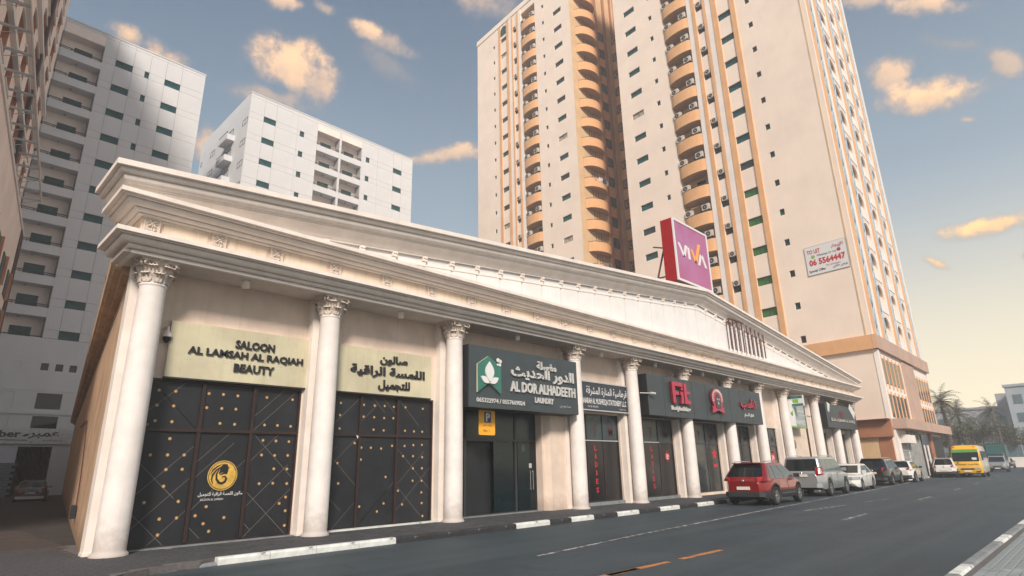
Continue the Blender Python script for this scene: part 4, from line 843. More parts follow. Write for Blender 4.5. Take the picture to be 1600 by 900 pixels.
def tower(name, label, s0, s1, pos, k0, k1, H, depth, right, rname):
    """west face runs from s1 (left) to s0 (right); pos maps distance-from-reference to s"""
    t = thing(name, label, 'building', (CW[0]+Uv[0]*s0, CW[1]+Uv[1]*s0, 0), ROTW); Lx = -(s1-s0)
    X = lambda d: -(pos(d)-s0)
    ops = []; g = lambda a, b: (min(X(a), X(b)), max(X(a), X(b)))
    rows = [RZ+RH*k for k in range(k0, k1)]
    for z in rows:
        a, b = g(20.65, 22.43); ops.append((a, b, z-.41, z+.41)); a, b = g(18.1, 18.6); ops.append((a, b, z-.33, z+.33)); a, b = g(5.5, 6.0); ops.append((a, b, z-.33, z+.33))
        a, b = g(7.7, 9.3); ops.append((a, b, z-.43, z+.43)); a, b = g(11.0, 11.97); ops.append((a, b, z-.78+.30, z+.48+.30))
    a, b = g(13.08, 16.53); zt = rows[-1]+2.2; ops.append((a, b, 11.0, zt))
    w = wall_open(MB(), Lx, 0, 0, H, ops, 0, .24); obj('wall', w, 'tower_cream', t, label='tall cream west wall')
    side = MB(); side.add([(Lx, 0, 0), (Lx, 0, H), (Lx, depth, H), (Lx, depth, 0)], [(0, 1, 2, 3)]); side.add([(Lx, 0, H), (0, 0, H), (-3, depth, H), (Lx, depth, H)], [(0, 1, 2, 3)]); side.add([(Lx, depth, 0), (Lx, depth, H), (-3, depth, H), (-3, depth, 0)], [(0, 1, 2, 3)])
    obj('side_wall', side, 'tower_orange' if name == 'front_tower' else 'tower_cream', t)
    rc_ = MB(); rc_.add([(a, .24, 11), (a, 1.5, 11), (a, 1.5, zt), (a, .24, zt)], [(3, 2, 1, 0)]); rc_.add([(b, .24, 11), (b, 1.5, 11), (b, 1.5, zt), (b, .24, zt)], [(0, 1, 2, 3)]); rc_.add([(a, 1.5, 11), (b, 1.5, 11), (b, 1.5, zt), (a, 1.5, zt)], [(0, 1, 2, 3)]); rc_.add([(a, .24, zt), (b, .24, zt), (b, 1.5, zt), (a, 1.5, zt)], [(0, 1, 2, 3)])
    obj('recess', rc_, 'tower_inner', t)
    fb_ = MB()
    for a2, b2 in ((7.14, 7.69), (9.31, 9.92), (10.66, 10.98), (11.99, 12.42)): a, b = g(a2, b2); fb_ = MB().box(a, b, -.13, .02, 10, zt+.8); obj('pilaster', fb_, 'tower_orange', t)
    for a2, b2 in ((9.95, 10.62), (12.45, 13.06)): a, b = g(a2, b2); obj('pilaster', MB().box(a, b, -.07, .02, 10, zt+1.2), 'tower_white', t)
    obj('parapet', MB().box(Lx-.1, 0.1, -.12, .3, H-.9, H+.05), 'tower_cream', t)
    bx = sum(g(13.08, 16.53))/2
    for k, z in zip(range(k0, k1), rows):
        wv_ = lambda k_: WM[k_] if rw.random() < .72 else rw.choice(WALT[k_])
        put('window', wv_('A'), t, (X(21.54), .14, z)); put('window', wv_('s'), t, (X(18.35), .14, z)); put('window', wv_('s'), t, (X(5.75), .14, z))
        gr = right and k in (0, 1, 2, 3, 4, 5, 6) and k != 6 or (right and k == 5)
        put('window', WM['G'] if gr else wv_('F'), t, (X(8.5), .14, z), label='green filmed window' if gr else None)
        put('window', WM['T'], t, (X(11.49), .20, z+.30)); put('window', WM['D'], t, (bx, 1.45, z+.35))
        bo = put('balcony', BAL, t, (bx, 0, z-1.80)); put('railing', RAIL, bo, (0, 0, 0))
        if (right and k <= 15) or (not right and k >= 5):
            fl = ORD[k]; rot = ROTW
            def acu(lx, lz, ly, lab, lean=0):
                c = math.cos(ROTW); s_ = math.sin(ROTW); o = bpy.data.objects.new('air_conditioner', AC); COL.objects.link(o)
                o.location = (t.location.x+lx*c-ly*s_, t.location.y+lx*s_+ly*c, lz); o.rotation_euler = (0, 0, ROTW+lean); tag(o, lab, 'air conditioner', 'air conditioners on the '+rname)
                if 'narrow' in lab: o.scale = (.8, .8, .8)
            acu(bx-1.10, z+.12+rw.uniform(-.05, .08), -.02, f'left air conditioner over the {fl} curved balcony up, {rname}', rw.uniform(-.05, .05))
            if rw.random() > .04: acu(bx+1.02, z+.32+rw.uniform(-.05, .08), .02, f'right air conditioner over the {fl} curved balcony up, {rname}', rw.uniform(-.05, .05))
            if right and rw.random() > .12 or (not right and rw.random() > .3): acu(X(11.44), z+.52, .10, f'air conditioner in the {fl} narrow window up, {rname}')
    return t
T1 = tower('front_tower', 'nearer tall cream tower with orange balconies and pilasters, carrying the TO LET banner', 0, 24.1, lambda d: d, 0, 16, 77.6, 22, True, 'nearer tower')
T2 = tower('rear_tower', 'farther tall cream tower at centre with a rounded window and curved corner balconies', 32.3, 55.6, lambda d: 56.5-d, 4, 20, 77.6, 22, False, 'farther tower')
# top floor arched window of the farther tower
am = MB(); am.prism([(-.8, 0), (.8, 0)]+[(.8*math.cos(a), 1.0+.8*math.sin(a)) for a in [math.pi*k/10 for k in range(11)]], -.06, .0); obj('arched_window', am, 'pane_teal', T2, (-(56.5-8.5-32.3), -.01, RZ+RH*19+1.0))
# side of the farther tower seen through the gap: bowed balconies and window strips
def laundry(o, w, y, z, seed):
    r3 = random.Random(seed); m = MB(); x = -w/2
    while x < w/2-.3: l = r3.uniform(.3, .7); d = r3.uniform(.25, .6); yy = -y*(1-(2*x/w)**2)**.6-.1; m.box(x, x+l*.9, yy-.06, yy-.02, z-d, z+.12, r3.randint(0, 2)); x += l
    return obj('laundry', m, ['cloth', 'navy_print', 'kerb_white'], o, kind='stuff')
def bowed(t, x, sgn, k0, k1, nm):
    for k in range(k0, k1):
        z = RZ+RH*k; o = put('balcony', CBAL, t, (x, 3.3, z-2.35), math.pi/2*sgn); put('railing', CRAIL, o, (0, 0, 0)); nm == 'a' and k in (3, 4, 5, 9) and laundry(o, 4.0, 1.2, 1.4, k); put('window', WM['D'], t, (x, 3.3, z+.35), math.pi/2*sgn)
bowed(T2, .02, 1, 3, 20, 'a'); bowed(T1, -24.12, -1, 3, 20, 'b')
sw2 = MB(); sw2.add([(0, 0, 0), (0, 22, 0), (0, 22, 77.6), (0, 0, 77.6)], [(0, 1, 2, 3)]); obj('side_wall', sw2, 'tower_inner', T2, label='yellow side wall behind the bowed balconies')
for a, b in ((5.75, 6.15), (7.7, 8.2), (9.6, 9.9)): obj('pilaster', MB().box(-.02, .22, a, b, 8, 76), 'tower_brown', T2, label='dark orange upright in the gap')
for k in range(4, 18):
    z = RZ+RH*k; put('window', win_mesh(1.4, 1.5, 'glass_dark', 2) if k == 4 else bpy.data.objects['side_window'].data, T2, (.06, 6.95, z+.2), math.pi/2).name = 'side_window'
    obj('panel', MB().box(-.02, .04, 6.2, 7.65, z+1.1, z+2.3), 'tower_orange', T2)
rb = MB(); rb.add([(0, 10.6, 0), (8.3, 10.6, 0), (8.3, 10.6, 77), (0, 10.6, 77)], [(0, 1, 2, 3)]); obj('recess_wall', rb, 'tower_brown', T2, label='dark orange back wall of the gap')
for k in range(4, 18):
    z = RZ+RH*k; obj('balcony', MB().box(.3, 3.4, 9.2, 10.6, z-2.1, z-.5), 'tower_orange', T2, label='square balcony deep in the gap'); put('window', WM['D'], T2, (1.6, 10.5, z+.4)); 
    o = bpy.data.objects.new('air_conditioner', AC); COL.objects.link(o); c, s_ = math.cos(ROTW), math.sin(ROTW); lx, ly = 1.0, 9.5
    o.location = (T2.location.x+lx*c-ly*s_, T2.location.y+lx*s_+ly*c, z+.25); o.rotation_euler = (0, 0, ROTW); tag(o, f'air conditioner on the {ORD[k]} square balcony up, in the gap between the towers', 'air conditioner', 'air conditioners between the towers')
# street side of the nearer tower
SR = rad(1)-ROTW; street = lambda nm, mb, m, label=None: (lambda o: (setattr(o, 'rotation_euler', (0, 0, SR)), o)[1])(obj(nm, mb, m, T1, label=label))
so = []
SB = ((5.6, 8.3), (11.4, 13.6), (16.0, 17.9))
for k in range(0, 18):
    z = RZ+RH*k
    for a, b in SB: so.append((a, b, z+.25, z+2.25))
street('street_wall', wall_open(MB(), 0, 21.5, 0, 77.6, [o for o in so]+[], 0, .45), 'tower_white')
street('street_wall', MB().box(.02, 21.4, .45, .55, 11, 77), 'tower_inner', 'wall inside the arched balconies')
street('street_wall', MB().box(21.4, 21.6, .0, 20, 0, 77.6), 'tower_white')
sp = MB(); a0, r_a = 0, 1.0
def arch_fill(w, h, th=.12):
    mb = MB(); K = 10; pts = [(-w/2, h), (-w/2, h-w*.5)]+[(-w/2*math.cos(math.pi*k/K), h-w*.5+w*.45*math.sin(math.pi*k/K)) for k in range(1, K)]+[(w/2, h-w*.5), (w/2, h)]
    mb.prism(pts[::-1], 0, th); return mb
afs = {}
for a, b in SB:
    me = arch_fill(b-a, 2.0).mesh('arch', ['tower_white'])
    pm = MB().box(-(b-a)/2-.1, (b-a)/2+.1, -.08, .1, -.95, 0).mesh('balcony', ['tower_white'])
    for k in range(18):
        for me2, nm in ((me, 'arch'), (pm, 'balcony')):
            o = put(nm, me2, T1, (0, 0, 0)); o.matrix_local = Matrix.Rotation(SR, 4, 'Z') @ Matrix.Translation(((a+b)/2, .02, RZ+RH*k+.25))
for a, b in ((.35, 1.25), (3.7, 4.5), (9.0, 9.8), (14.2, 14.8), (18.4, 19.0)): street('pilaster', MB().box(a, b, -.07, .02, 11.8, 76), 'tower_orange')
def lattice(a, b):
    mb = MB(); mb.box(a, a+.10, -.12, .0, 11.8, 76); mb.box(b-.10, b, -.12, 0, 11.8, 76); z = 11.8; s_ = 1
    while z < 70:
        x0_, x1_ = (a+.1, b-.1) if s_ > 0 else (b-.1, a+.1); mb.tube([(x0_, -.08, z), (x1_, -.08, z+1.0)], .05, 4, 0, False); z += 1.0; s_ = -s_
    mb.box(a+.1, b-.1, -.02, .0, 11.8, 76, 1); return mb
for a, b in ((1.35, 2.2), (4.6, 5.35), (10.0, 10.6), (15.0, 15.5), (19.2, 19.7)): street('lattice_screen', lattice(a, b), ['lattice_blue', 'pane_teal'])
# podium
obj('podium_band', MB().box(-24.2, .28, -.28, .1, 10.64, 11.85), 'tower_orange', T1, label='wide orange band above the podium')
street('podium_band', MB().box(-.28, 21.8, -.29, .1, 10.64, 11.86), 'tower_pink', 'wide band above the podium, street side shade put into its pink')  # orange band turned onto the street, its shade mixed into a pinker colour
pm_ = MB(); pm_.box(-.02, .55, -.14, .2, 4.2, 10.62); street('pilaster', pm_, 'tower_white', 'pale corner strip of the podium')
def wgroup(t0, n, pitch, z0, z1):
    for k in range(n):
        x = t0+k*pitch
        street('window', MB().box(x, x+pitch*.62, -.05, .0, z0+.1, z1-.1), 'glass_dark', 'tall narrow podium window'); street('fin', MB().box(x-.08+pitch*.70, x+pitch*.98-.10, -.07, .0, z0-.25, z1+.15), 'tower_orange', 'orange upright fin')
    street('fin', MB().box(t0-.36, t0-.06, -.07, 0, z0-.25, z1+.15), 'tower_orange', 'orange upright fin')
wgroup(1.2, 5, 1.42, 7.75, 10.1); wgroup(1.2, 5, 1.42, 4.95, 7.05); wgroup(14.6, 5, 1.30, 7.3, 9.6); wgroup(14.6, 5, 1.30, 4.9, 6.6)
street('panel', MB().box(8.9, 14.0, -.12, 0, 4.9, 10.5), 'tower_pink', 'plain pink wall panel between the window groups'); street('fascia', MB().box(-.02, 21.6, -1.1, 0, 4.05, 4.85), 'tower_pink', 'long shop fascia over the pavement')
obj('brown_band', MB().box(-24.0, .1, -.35, .0, 3.45, 4.85), 'tower_brown', T1, label='brown band low on the west side'); obj('canopy', MB().box(-2.6, .1, -.8, -.35, 4.75, 4.86), 'rust', T1)
obj('panel', MB().box(-24, -1.2, -.05, 0, 0, 3.4), 'tower_inner', T1); obj('door', MB().box(-1.1, -.1, -.06, 0, .1, 3.4), 'tower_brown', T1, label='brown door at the corner')
mat('shutter', (.30, .31, .31), .6, .2, 2)
street('column', MB().box(.05, 1.1, -.25, 0, 0, 4.0), 'tower_white', 'pale corner column'); street('shutter', (lambda m: ([m.box(1.7, 4.2, -.10-(k % 2)*.03, -.05, .2+k*.16, .35+k*.16) for k in range(17)], m)[1])(MB()), 'shutter', 'grey roller shutter'); street('awning', MB().box(1.5, 4.6, -.7, 0, 2.95, 3.6), 'tower_white', 'boxed shop sign over the shutter')
for k in range(4): street('pier', MB().box(5.0+k*1.3, 5.5+k*1.3, -.2, 0, 0, 4.05), 'shutter')
street('shopfront', MB().box(10.6, 14.4, -.1, 0, .2, 3.9), 'glass_dark'); street('shopfront', MB().box(11.0, 11.4, -.14, 0, .2, 2.9).box(12.6, 13.2, -.14, 0, .2, 2.9), 'tower_white', 'pale door posts'); street('pier', MB().box(14.6, 15.6, -.2, 0, 0, 4.05), 'tower_brown'); street('shopfront', MB().box(15.8, 21.4, -.1, 0, .1, 3.8), 'panel_black')
# banner
bt = thing('banner', 'white TO LET banner with red phone number high on the nearer tower', 'banner', (CW[0]+Uv[0]*2.45-Nv[0]*.05, CW[1]+Uv[1]*2.45-Nv[1]*.05, 18.2), ROTW)
obj('sheet', MB().box(-1.82, 1.82, -.02, .02, 0, 2.72), 'white_print', bt); em = MB(); frame_box(em, -1.84, 1.84, -.02, 2.74, .03, -.03, .01); obj('edge', em, 'alu_light', bt)
def bl(s, cx, cz, w, h, m, bold=.02): text(bt, s, cx, cz, w, h, -.032, m, .004, bold)
bl('TO LET', -1.05, 2.2, 1.2, .40, 'letter_red', .03); bl('للإيجار', 1.05, 2.25, 1.05, .45, 'letter_red'); bl('WhatsApp Or Call', .05, 1.72, 1.7, .26, 'letter_black', .005); bl('06 5564447', .02, 1.15, 3.2, .62, 'letter_red', .04); bl('No Commission', .5, .62, 1.2, .18, 'letter_crimson', .0); bl('Special Offer', -.95, .32, 1.5, .30, 'letter_black', .02); bl('عرض خاص', 1.05, .36, 1.3, .34, 'letter_black', .01)
ic = MB(); ic.disc(-1.15, 1.70, .17, -.034, 14, 0, .004); ic.disc(1.15, 1.82, .17, -.034, 14, 1, .004); obj('icon', ic, ['pharm_green', 'letter_crimson'], bt)

# ---------------------------------------------------------------- white panelled blocks at the back
mat('block_white', (.66, .675, .70), .7, .05, .3, streak=.08); mat('block_joint', (.34, .34, .35), .9, .1); mat('block_inner', (.88, .78, .73), .85, .08, .6)
PM = {}
def panel_obj(t, x0, x1, z0, z1, m='block_white'):
    w, h = round(x1-x0, 2), round(z1-z0, 2)
    if w < .15 or h < .08: return
    me = PM.get((w, h)) or PM.setdefault((w, h), MB().box(.012, w-.012, -.05, 0, .012, h-.012).mesh('panel', [m]))
    return put('panel', me, t, (x0, 0, z0))
def block(name, label, X0, X1, Yp, H, cols, rows, bals, smalls, side=None):
    """cols: window columns (x0,x1); bals: balcony bays (x0,x1); smalls: small windows (x0,x1)"""
    t = thing(name, label, 'building', (X0, Yp, 0)); q = lambda x: x-X0; D_ = 18
    cuts = []; ys = 0
    body = MB(); DB = 1.25
    solid = []; x = X0
    for a, b in sorted(bals): solid.append((x, a)); x = b
    solid.append((x, X1))
    for a, b in solid:
        if b > a: body.box(q(a), q(b), .10, D_, 0, H)
    obj('wall', body, 'block_joint', t, label='dark joint backing behind the wall panels')
    for a, b in bals:
        bb = MB(); bb.box(q(a), q(b), 1.25, D_, 0, H); bb.box(q(a)-.0, q(b), -.03, 1.25, H-1.6, H); obj('recess', bb, 'block_inner', t)
        zb = rows[-1]-RBH*.55
        if zb > 1: obj('wall', MB().box(q(a), q(b), -.03, 1.25, 0, zb-.4), 'block_white', t)
    for zc in rows:
        zlo, zhi = zc-.42, zc+.42; nxt = zc+RBH-.42
        for a, b in cols:
            o = put('window', WB, t, (q((a+b)/2), 0, zc)); panel_obj(t, q(a), q(b), zhi, nxt)
        xs = sorted([X0, X1]+[v for c in cols+bals for v in c])
        for i in range(len(xs)-1):
            a, b = xs[i], xs[i+1]
            if b-a < .2 or (a, b) in cols or (a, b) in bals: continue
            cut = [a]+[v for v in (a+(b-a)*.5,) if b-a > 2.6]+[b]
            sm = [s for s in smalls if a < s[0] < b]
            for c0, c1 in zip(cut, cut[1:]):
                ins = [s for s in sm if c0 < (s[0]+s[1])/2 < c1]
                if not ins: panel_obj(t, q(c0), q(c1), zlo, zhi)
                else:
                    s = ins[0]; panel_obj(t, q(c0), q(s[0]), zlo, zhi); panel_obj(t, q(s[1]), q(c1), zlo, zhi)
                    put('window', WS, t, (q((s[0]+s[1])/2), 0, zc))
                panel_obj(t, q(c0), q(c1), zhi, nxt)
        for a, b in bals:
            w = b-a; key = round(w, 2)
            if ('b', key) not in PM:
                m1 = MB().box(0, w, -.05, .12, -.05, .85).box(0, w, .12, 1.25, -.05, .10); m2 = MB()
                m2.tube([(0, .0, 1.16), (w, .0, 1.16)], .05, 5); m2.tube([(0, 0, .99), (w, 0, .99)], .035, 5)
                for k in range(5): m2.tube([(w*(k+.0)/4, 0, .85), (w*(k+.0)/4, 0, 1.16)], .035, 4)
                m3 = MB().box(0, w, -.05, 1.7, -.12, 0); m4 = MB().lathe([(.001, -.2), (.14, -.2), (.14, -.12)], 8, 0, (w*.45, .6, 0))
                PM[('b', key)] = (m1.mesh('balcony', ['block_white']), m2.mesh('railing', ['win_frame']), m4.mesh('ceiling_lamp', ['block_joint']))
            m1, m2, m4 = PM[('b', key)]; o = put('balcony', m1, t, (q(a), 0, zc-1.50)); put('railing', m2, o, (0, 0, 0)); put('ceiling_lamp', m4, o, (0, 0, 0)); put('balcony_door', WD, o, (w*.56, 1.21, 1.45))
    # parapet storey
    zt = rows[0]+RBH-.42
    xs = sorted({X0, X1, *[v for c in cols for v in c]})
    for a, b in zip(xs, xs[1:]):
        if b-a > .3: panel_obj(t, q(a), q(b), zt, H)
    obj('coping', MB().box(-.06, q(X1)+.06, -.10, .5, H, H+.15), 'block_white', t); return t
RBH = 3.14; WB = win_mesh(1.62, .84, 'pane_teal', 2, .06); WS = win_mesh(.58, .72, 'pane_teal', 1, .06); WD = win_mesh(1.65, 1.5, 'pane_teal', 3, .06)
r1 = [46.3-RBH*k for k in range(11)]
B1 = block('panel_block', 'tall white panelled block on the left with stacked recessed balconies', -2.0, 18.57, 70.7, 49.4, [(9.3, 10.98), (14.3, 15.98)], r1, [(1.0, 4.3), (4.35, 8.08)], [(12.2, 12.78)])
B2 = block('panel_block', 'second white panelled block behind the hall roof with paired balconies and slanted left side', 24.45, 50.7, 71.3, 50.2, [(26.4, 28.05), (47.0, 48.6)], [47.0-RBH*k for k in range(9)], [(34.1, 37.6), (37.95, 41.3)], [(31.5, 32.1), (42.1, 42.7), (43.6, 44.2)])
# side of the second block with its own balconies
for k in range(9):
    z = 47.0-RBH*k
    for y, m_ in ((1.0, WS), (8.2, WS), (12.5, WS), (17.0, WS)): put('window', WB if y in (1.0, 12.5) else WS, B2, (-.02, y, z-1.3 if 0 else z-.8), -math.pi/2)
    o = put('balcony', MB().box(-1.0, 0, 4.2, 7.2, z-2.3, z-1.5).mesh('balcony', ['block_white']) if k == 0 else bpy.data.meshes['balcony_side'], B2, (0, 0, -0.0 if k == 0 else -RBH*k))
    if k == 0: o.data.name = 'balcony_side'
    rm = MB().tube([(-.98, 4.2, z-1.2), (-.98, 7.2, z-1.2)], .04, 5).tube([(-.98, 4.2, z-1.5), (-.98, 4.2, z-1.2)], .03, 5); obj('railing', rm, 'win_frame', o, (0, 0, RBH*k))
    put('window', WD, B2, (-.03, 5.7, z-.8), -math.pi/2)
obj('side_wall', MB().box(-.012, .01, .04, 18, 0, 50.2), 'block_white', B2)
# lower storeys of the first block
lw = MB(); wops = [(5.95, 7.0, 7.8, 9.27), (8.62, 10.58, 7.8, 9.27), (5.0, 6.95, 6.05, 7.15), (8.62, 10.58, 6.05, 7.15), (13, 15, 7.8, 9.27), (13, 15, 6.05, 7.15)]
sw_ = [(6.35, 7.0), (8.45, 9.05), (9.58, 10.18), (10.68, 11.28)]
lo = wall_open(MB(), 0, 20.57, 0, 14.45, [(a+2, b+2, c, d) for a, b, c, d in wops]+[(a+2, b+2, 11.4, 12.08) for a, b in sw_]+[(9.9, 12.6, .1, 4.4)], -.08, .3); obj('wall', lo, 'block_white', B1, label='plain lower storeys')
for a, b, c, d in wops: obj('window', MB().box(a+2, b+2, .05, .1, c, d).box((a+b)/2+1.97, (a+b)/2+2.03, 0, .05, c, d), 'glass_dark', B1, label='dark wide lower window')
for a, b in sw_: obj('window', MB().box(a+2, b+2, .05, .1, 11.4, 12.08), 'glass_dark', B1, label='small square lower window')
obj('ledge', MB().box(0, 20.57, -.2, -.08, 7.3, 7.55).box(0, 20.57, -.12, -.08, 9.5, 9.56), 'block_white', B1); obj('entrance', MB().box(9.9, 12.6, .1, .2, .1, 4.4), 'glass_dark', B1)
t = thing('shop_sign', 'long pale sign reading amber in Latin and Arabic letters on the white block', 'sign', (8.0, 70.4, 4.63))
obj('board', MB().box(-6.0, 3.9, 0, .15, 0, 1.38), 'kerb_white', t); text(t, 'amber', -1.4, .88, 2.9, .62, -.03, 'sign_navy', .03, .03); text(t, 'عمبر', 1.75, .78, 2.3, .62, -.03, 'sign_navy', .03, .02)
obj('stripe', MB().box(-6, .6, -.02, 0, .30, .36), 'sign_navy', t); text(t, 'مصنع العنبر', 2.5, .32, 1.5, .2, -.02, 'sign_navy', .01, 0)
lf = MB(); petal(.15, .70, .55, .10, rad(-75), -.05, -.02, lf, 0); obj('leaf', lf, 'rust', t)
bw = thing('brick_wall', 'low grey block wall below the amber sign at the far left', 'wall', (5.2, 69.6, 0)); brm = MB().box(.01, .51, -.12, .12, .01, .24).mesh('block', ['kerb_grey']); obj('mortar', MB().box(-2.6, 3.0, -.10, .10, 0, 2.95), 'panel_black', bw)
for r in range(12):
    for c in range(11):
        x = -2.6+c*.52+(r % 2)*.24
        if x+.5 < 3.05: put('block', brm, bw, (x, 0, r*.245+.02))
# parked things in the alley: two dark cars are placed with the vehicles

# ---------------------------------------------------------------- building close on the left
mat('left_cream', (.90, .74, .64), .85, .08, .4, streak=.15); mat('left_brown', (.62, .24, .14), .8, .15, .7); mat('left_dark', (.060, .035, .032), .8, .1); mat('left_white', (.72, .66, .62), .8, .05, .5)
LB = thing('corner_block', 'cream block filling the left edge with brown window reveals and a row of brackets', 'building', (3.92, 66.0, 0), rad(90-9.1))
# local x runs away from the viewer (0 = far end, negative = nearer); y is into the building on the left
LH = 56.0; lops = []; zs_ = [4.2+3.2*k for k in range(16)]
for x in [-3.6-4.3*k for k in range(11)]:
    for z in zs_[2:]: lops.append((x-1.15, x+1.15, z-1.0, z+1.05))
lwm = wall_open(MB(), -50, 0, 0, LH, lops, 0, .5, 0, 1)
# the sheet faces -y in local space, which is towards the alley
obj('wall', lwm, ['left_cream', 'left_brown'], LB); lb2 = MB(); lb2.add([(0, 0, 0), (0, 14, 0), (0, 14, LH), (0, 0, LH)], [(0, 1, 2, 3)]); lb2.add([(-50, 0, 0), (-50, 14, 0), (-50, 14, LH), (-50, 0, LH)], [(0, 1, 2, 3)]); lb2.add([(-50, 14, 0), (0, 14, 0), (0, 14, LH), (-50, 14, LH)], [(0, 1, 2, 3)]); lb2.add([(-50, 0, LH), (0, 0, LH), (0, 14, LH), (-50, 14, LH)], [(0, 1, 2, 3)]); obj('side_wall', lb2, 'left_cream', LB)
gm = MB(); gm.box(-1.15, 1.15, .45, .5, -1.0, 1.05, 1); frame_box(gm, -1.15, 1.15, -1.0, 1.05, .08, .38, .46); gm.box(-.04, .04, .38, .46, -1, 1.05); gme = gm.mesh('window', ['left_brown', 'pane_teal'])
lm_ = MB().box(-1.3, 1.3, -.12, .02, 1.05, 1.17).mesh('lintel', ['left_white']); lm2 = MB().box(-1.3, 1.3, -.12, .02, -1.12, -1.0).mesh('sill', ['left_white'])
for x in [-3.6-4.3*k for k in range(11)]:
    for z in zs_[2:]: put('window', gme, LB, (x, 0, z)); 
    for z in zs_[2:]: put('lintel', lm_, LB, (x, 0, z)); put('sill', lm2, LB, (x, 0, z))
obj('downpipe', MB().box(-11.1, -10.3, -.25, .0, 0, LH), 'left_dark', LB, label='broad dark vertical strip')
for k, z in enumerate([27.6, 31.2, 34.6, 21.2]): obj('ledge', MB().box(-50, -.2 if k else -6, -.30, 0, z, z+.35), 'left_white', LB)
obj('lower_wall', MB().box(-50, -.0, -.7, .0, 0, 22.4), 'left_cream', LB, label='thicker lower part of the wall'); obj('pilaster', MB().box(-2.2, -.0, -.78, -.7, 0, 22.5), 'left_dark', LB, label='dark brown upright at the end of the lower floors'); obj('cornice', MB().box(-50, .1, -.8, .0, 22.4, 22.7), 'left_white', LB)
for k in range(9):
    for z in (13.8, 17.0): obj('window', MB().box(-4.8-5*k, -3.2-5*k, -.78, -.7, z-1.1, z+1.0), 'pane_teal', LB, label='lower alley window'); obj('jamb', MB().box(-3.2-5*k, -3.0-5*k, -.95, -.7, z-1.2, z+1.1), 'left_brown', LB)
brk = MB().box(-.06, .06, -1.5, 0, -.07, .07).tube([(0, -1.4, 0), (0, 0, -.6)], .03, 4).mesh('bracket', ['alu_light'])
for k in range(20): put('bracket', brk, LB, (3.0-2.42*k if 0 else -.8-2.42*k, 0, 25.9))
obj('pipe', MB().tube([(-50, -1.45, 25.95), (-.5, -1.45, 25.95)], .08, 6), 'left_white', LB)
# ---------------------------------------------------------------- vehicles
mat('paint_red', (.26, .006, .008), .30, .04, 2, coat=1.0, metal=.35); mat('paint_silver', (.42, .44, .45), .3, .04, 2, coat=1.0, metal=.55); mat('paint_pearl', (.70, .70, .68), .3, .04, 2, coat=1.0); mat('paint_black', (.008, .009, .010), .25, .05, 2, coat=1.0); mat('paint_green', (.012, .075, .068), .4, .08, 2, coat=.6); mat('paint_yellow', (.78, .42, .02), .4, .06, 2, coat=.8); mat('paint_ice', (.55, .62, .66), .3, .04, 2, coat=1)
mat('tyre', (.018, .018, .019), .85, .1, 20); mat('rim_silver', (.45, .46, .47), .3, 0, metal=.8); mat('cladding', (.025, .026, .028), .6, .1, 8); mat('car_glass', (.006, .010, .011), .05, 0, spec=.5); mat('car_glass_pale', (.045, .085, .095), .06, 0, spec=.8); mat('tail_red', (.42, .008, .012), .2, 0, coat=1); mat('lamp_clear', (.55, .55, .55), .1, 0, coat=1, metal=.4); mat('plate', (.70, .66, .60), .5, .1, 10); mat('chrome', (.75, .75, .75), .12, 0, metal=1); mat('strip_green', (.10, .28, .04), .3, 0)
def lerp_t(tab, x):
    if x <= tab[0][0]: return tab[0][1]
    for (a, u), (b, v) in zip(tab, tab[1:]):
        if x <= b: f = (x-a)/(b-a); return u+(v-u)*f
    return tab[-1][1]
WHL = {}
def wheel_mesh(r, w, spokes=5):
    k = (r, w, spokes)
    if k in WHL: return WHL[k]
    t = MB(); t.lathe([(r*.66, -w/2), (r*.92, -w/2), (r*.99, -w*.4), (r, -w*.2), (r, w*.2), (r*.99, w*.4), (r*.92, w/2), (r*.66, w/2), (r*.64, w*.3), (r*.64, -w*.3), (r*.66, -w/2)], 26)
    R_ = MB(); R_.lathe([(r*.60, w*.36), (r*.66, w*.46), (r*.67, w*.40), (r*.62, w*.2), (r*.6, -w*.3)], 26, 0); R_.lathe([(.001, w*.02), (r*.62, w*.02)], 18, 1); R_.lathe([(.001, w*.47), (r*.12, w*.44), (r*.15, w*.3), (r*.15, 0)], 12, 0)
    for i in range(spokes):
        for d in (-.10, .10):
            a = 2*math.pi*i/spokes; P = [(r*.10, d*.3), (r*.62, d*1.2), (r*.62, d*1.2+.11), (r*.10, d*.3+.08)]
            pts = []
            for rr, tt in ((.10, d-.16), (.63, d-.06), (.63, d+.06), (.10, d+.16)): pts.append((r*rr*math.cos(a+tt*(1.0 if rr > .3 else 2)), r*rr*math.sin(a+tt*(1.0 if rr > .3 else 2))))
            R_.vprism(pts, w*.30, w*.42, 0)
    WHL[k] = (t.mesh('tyre', ['tyre']), R_.mesh('rim', ['rim_silver', 'tyre'])); return WHL[k]
def add_wheels(t, pts, r, w, spokes=5):
    ty, rm = wheel_mesh(r, w, spokes)
    for x, y in pts:
        wh = bpy.data.objects.new('wheel', ty); COL.objects.link(wh); wh.parent = t; wh.location = (x, y, r); wh.rotation_euler = (rad(90) if y < 0 else rad(-90), rw.uniform(0, 0), 0)
        q = bpy.data.objects.new('rim', rm); COL.objects.link(q); q.parent = wh
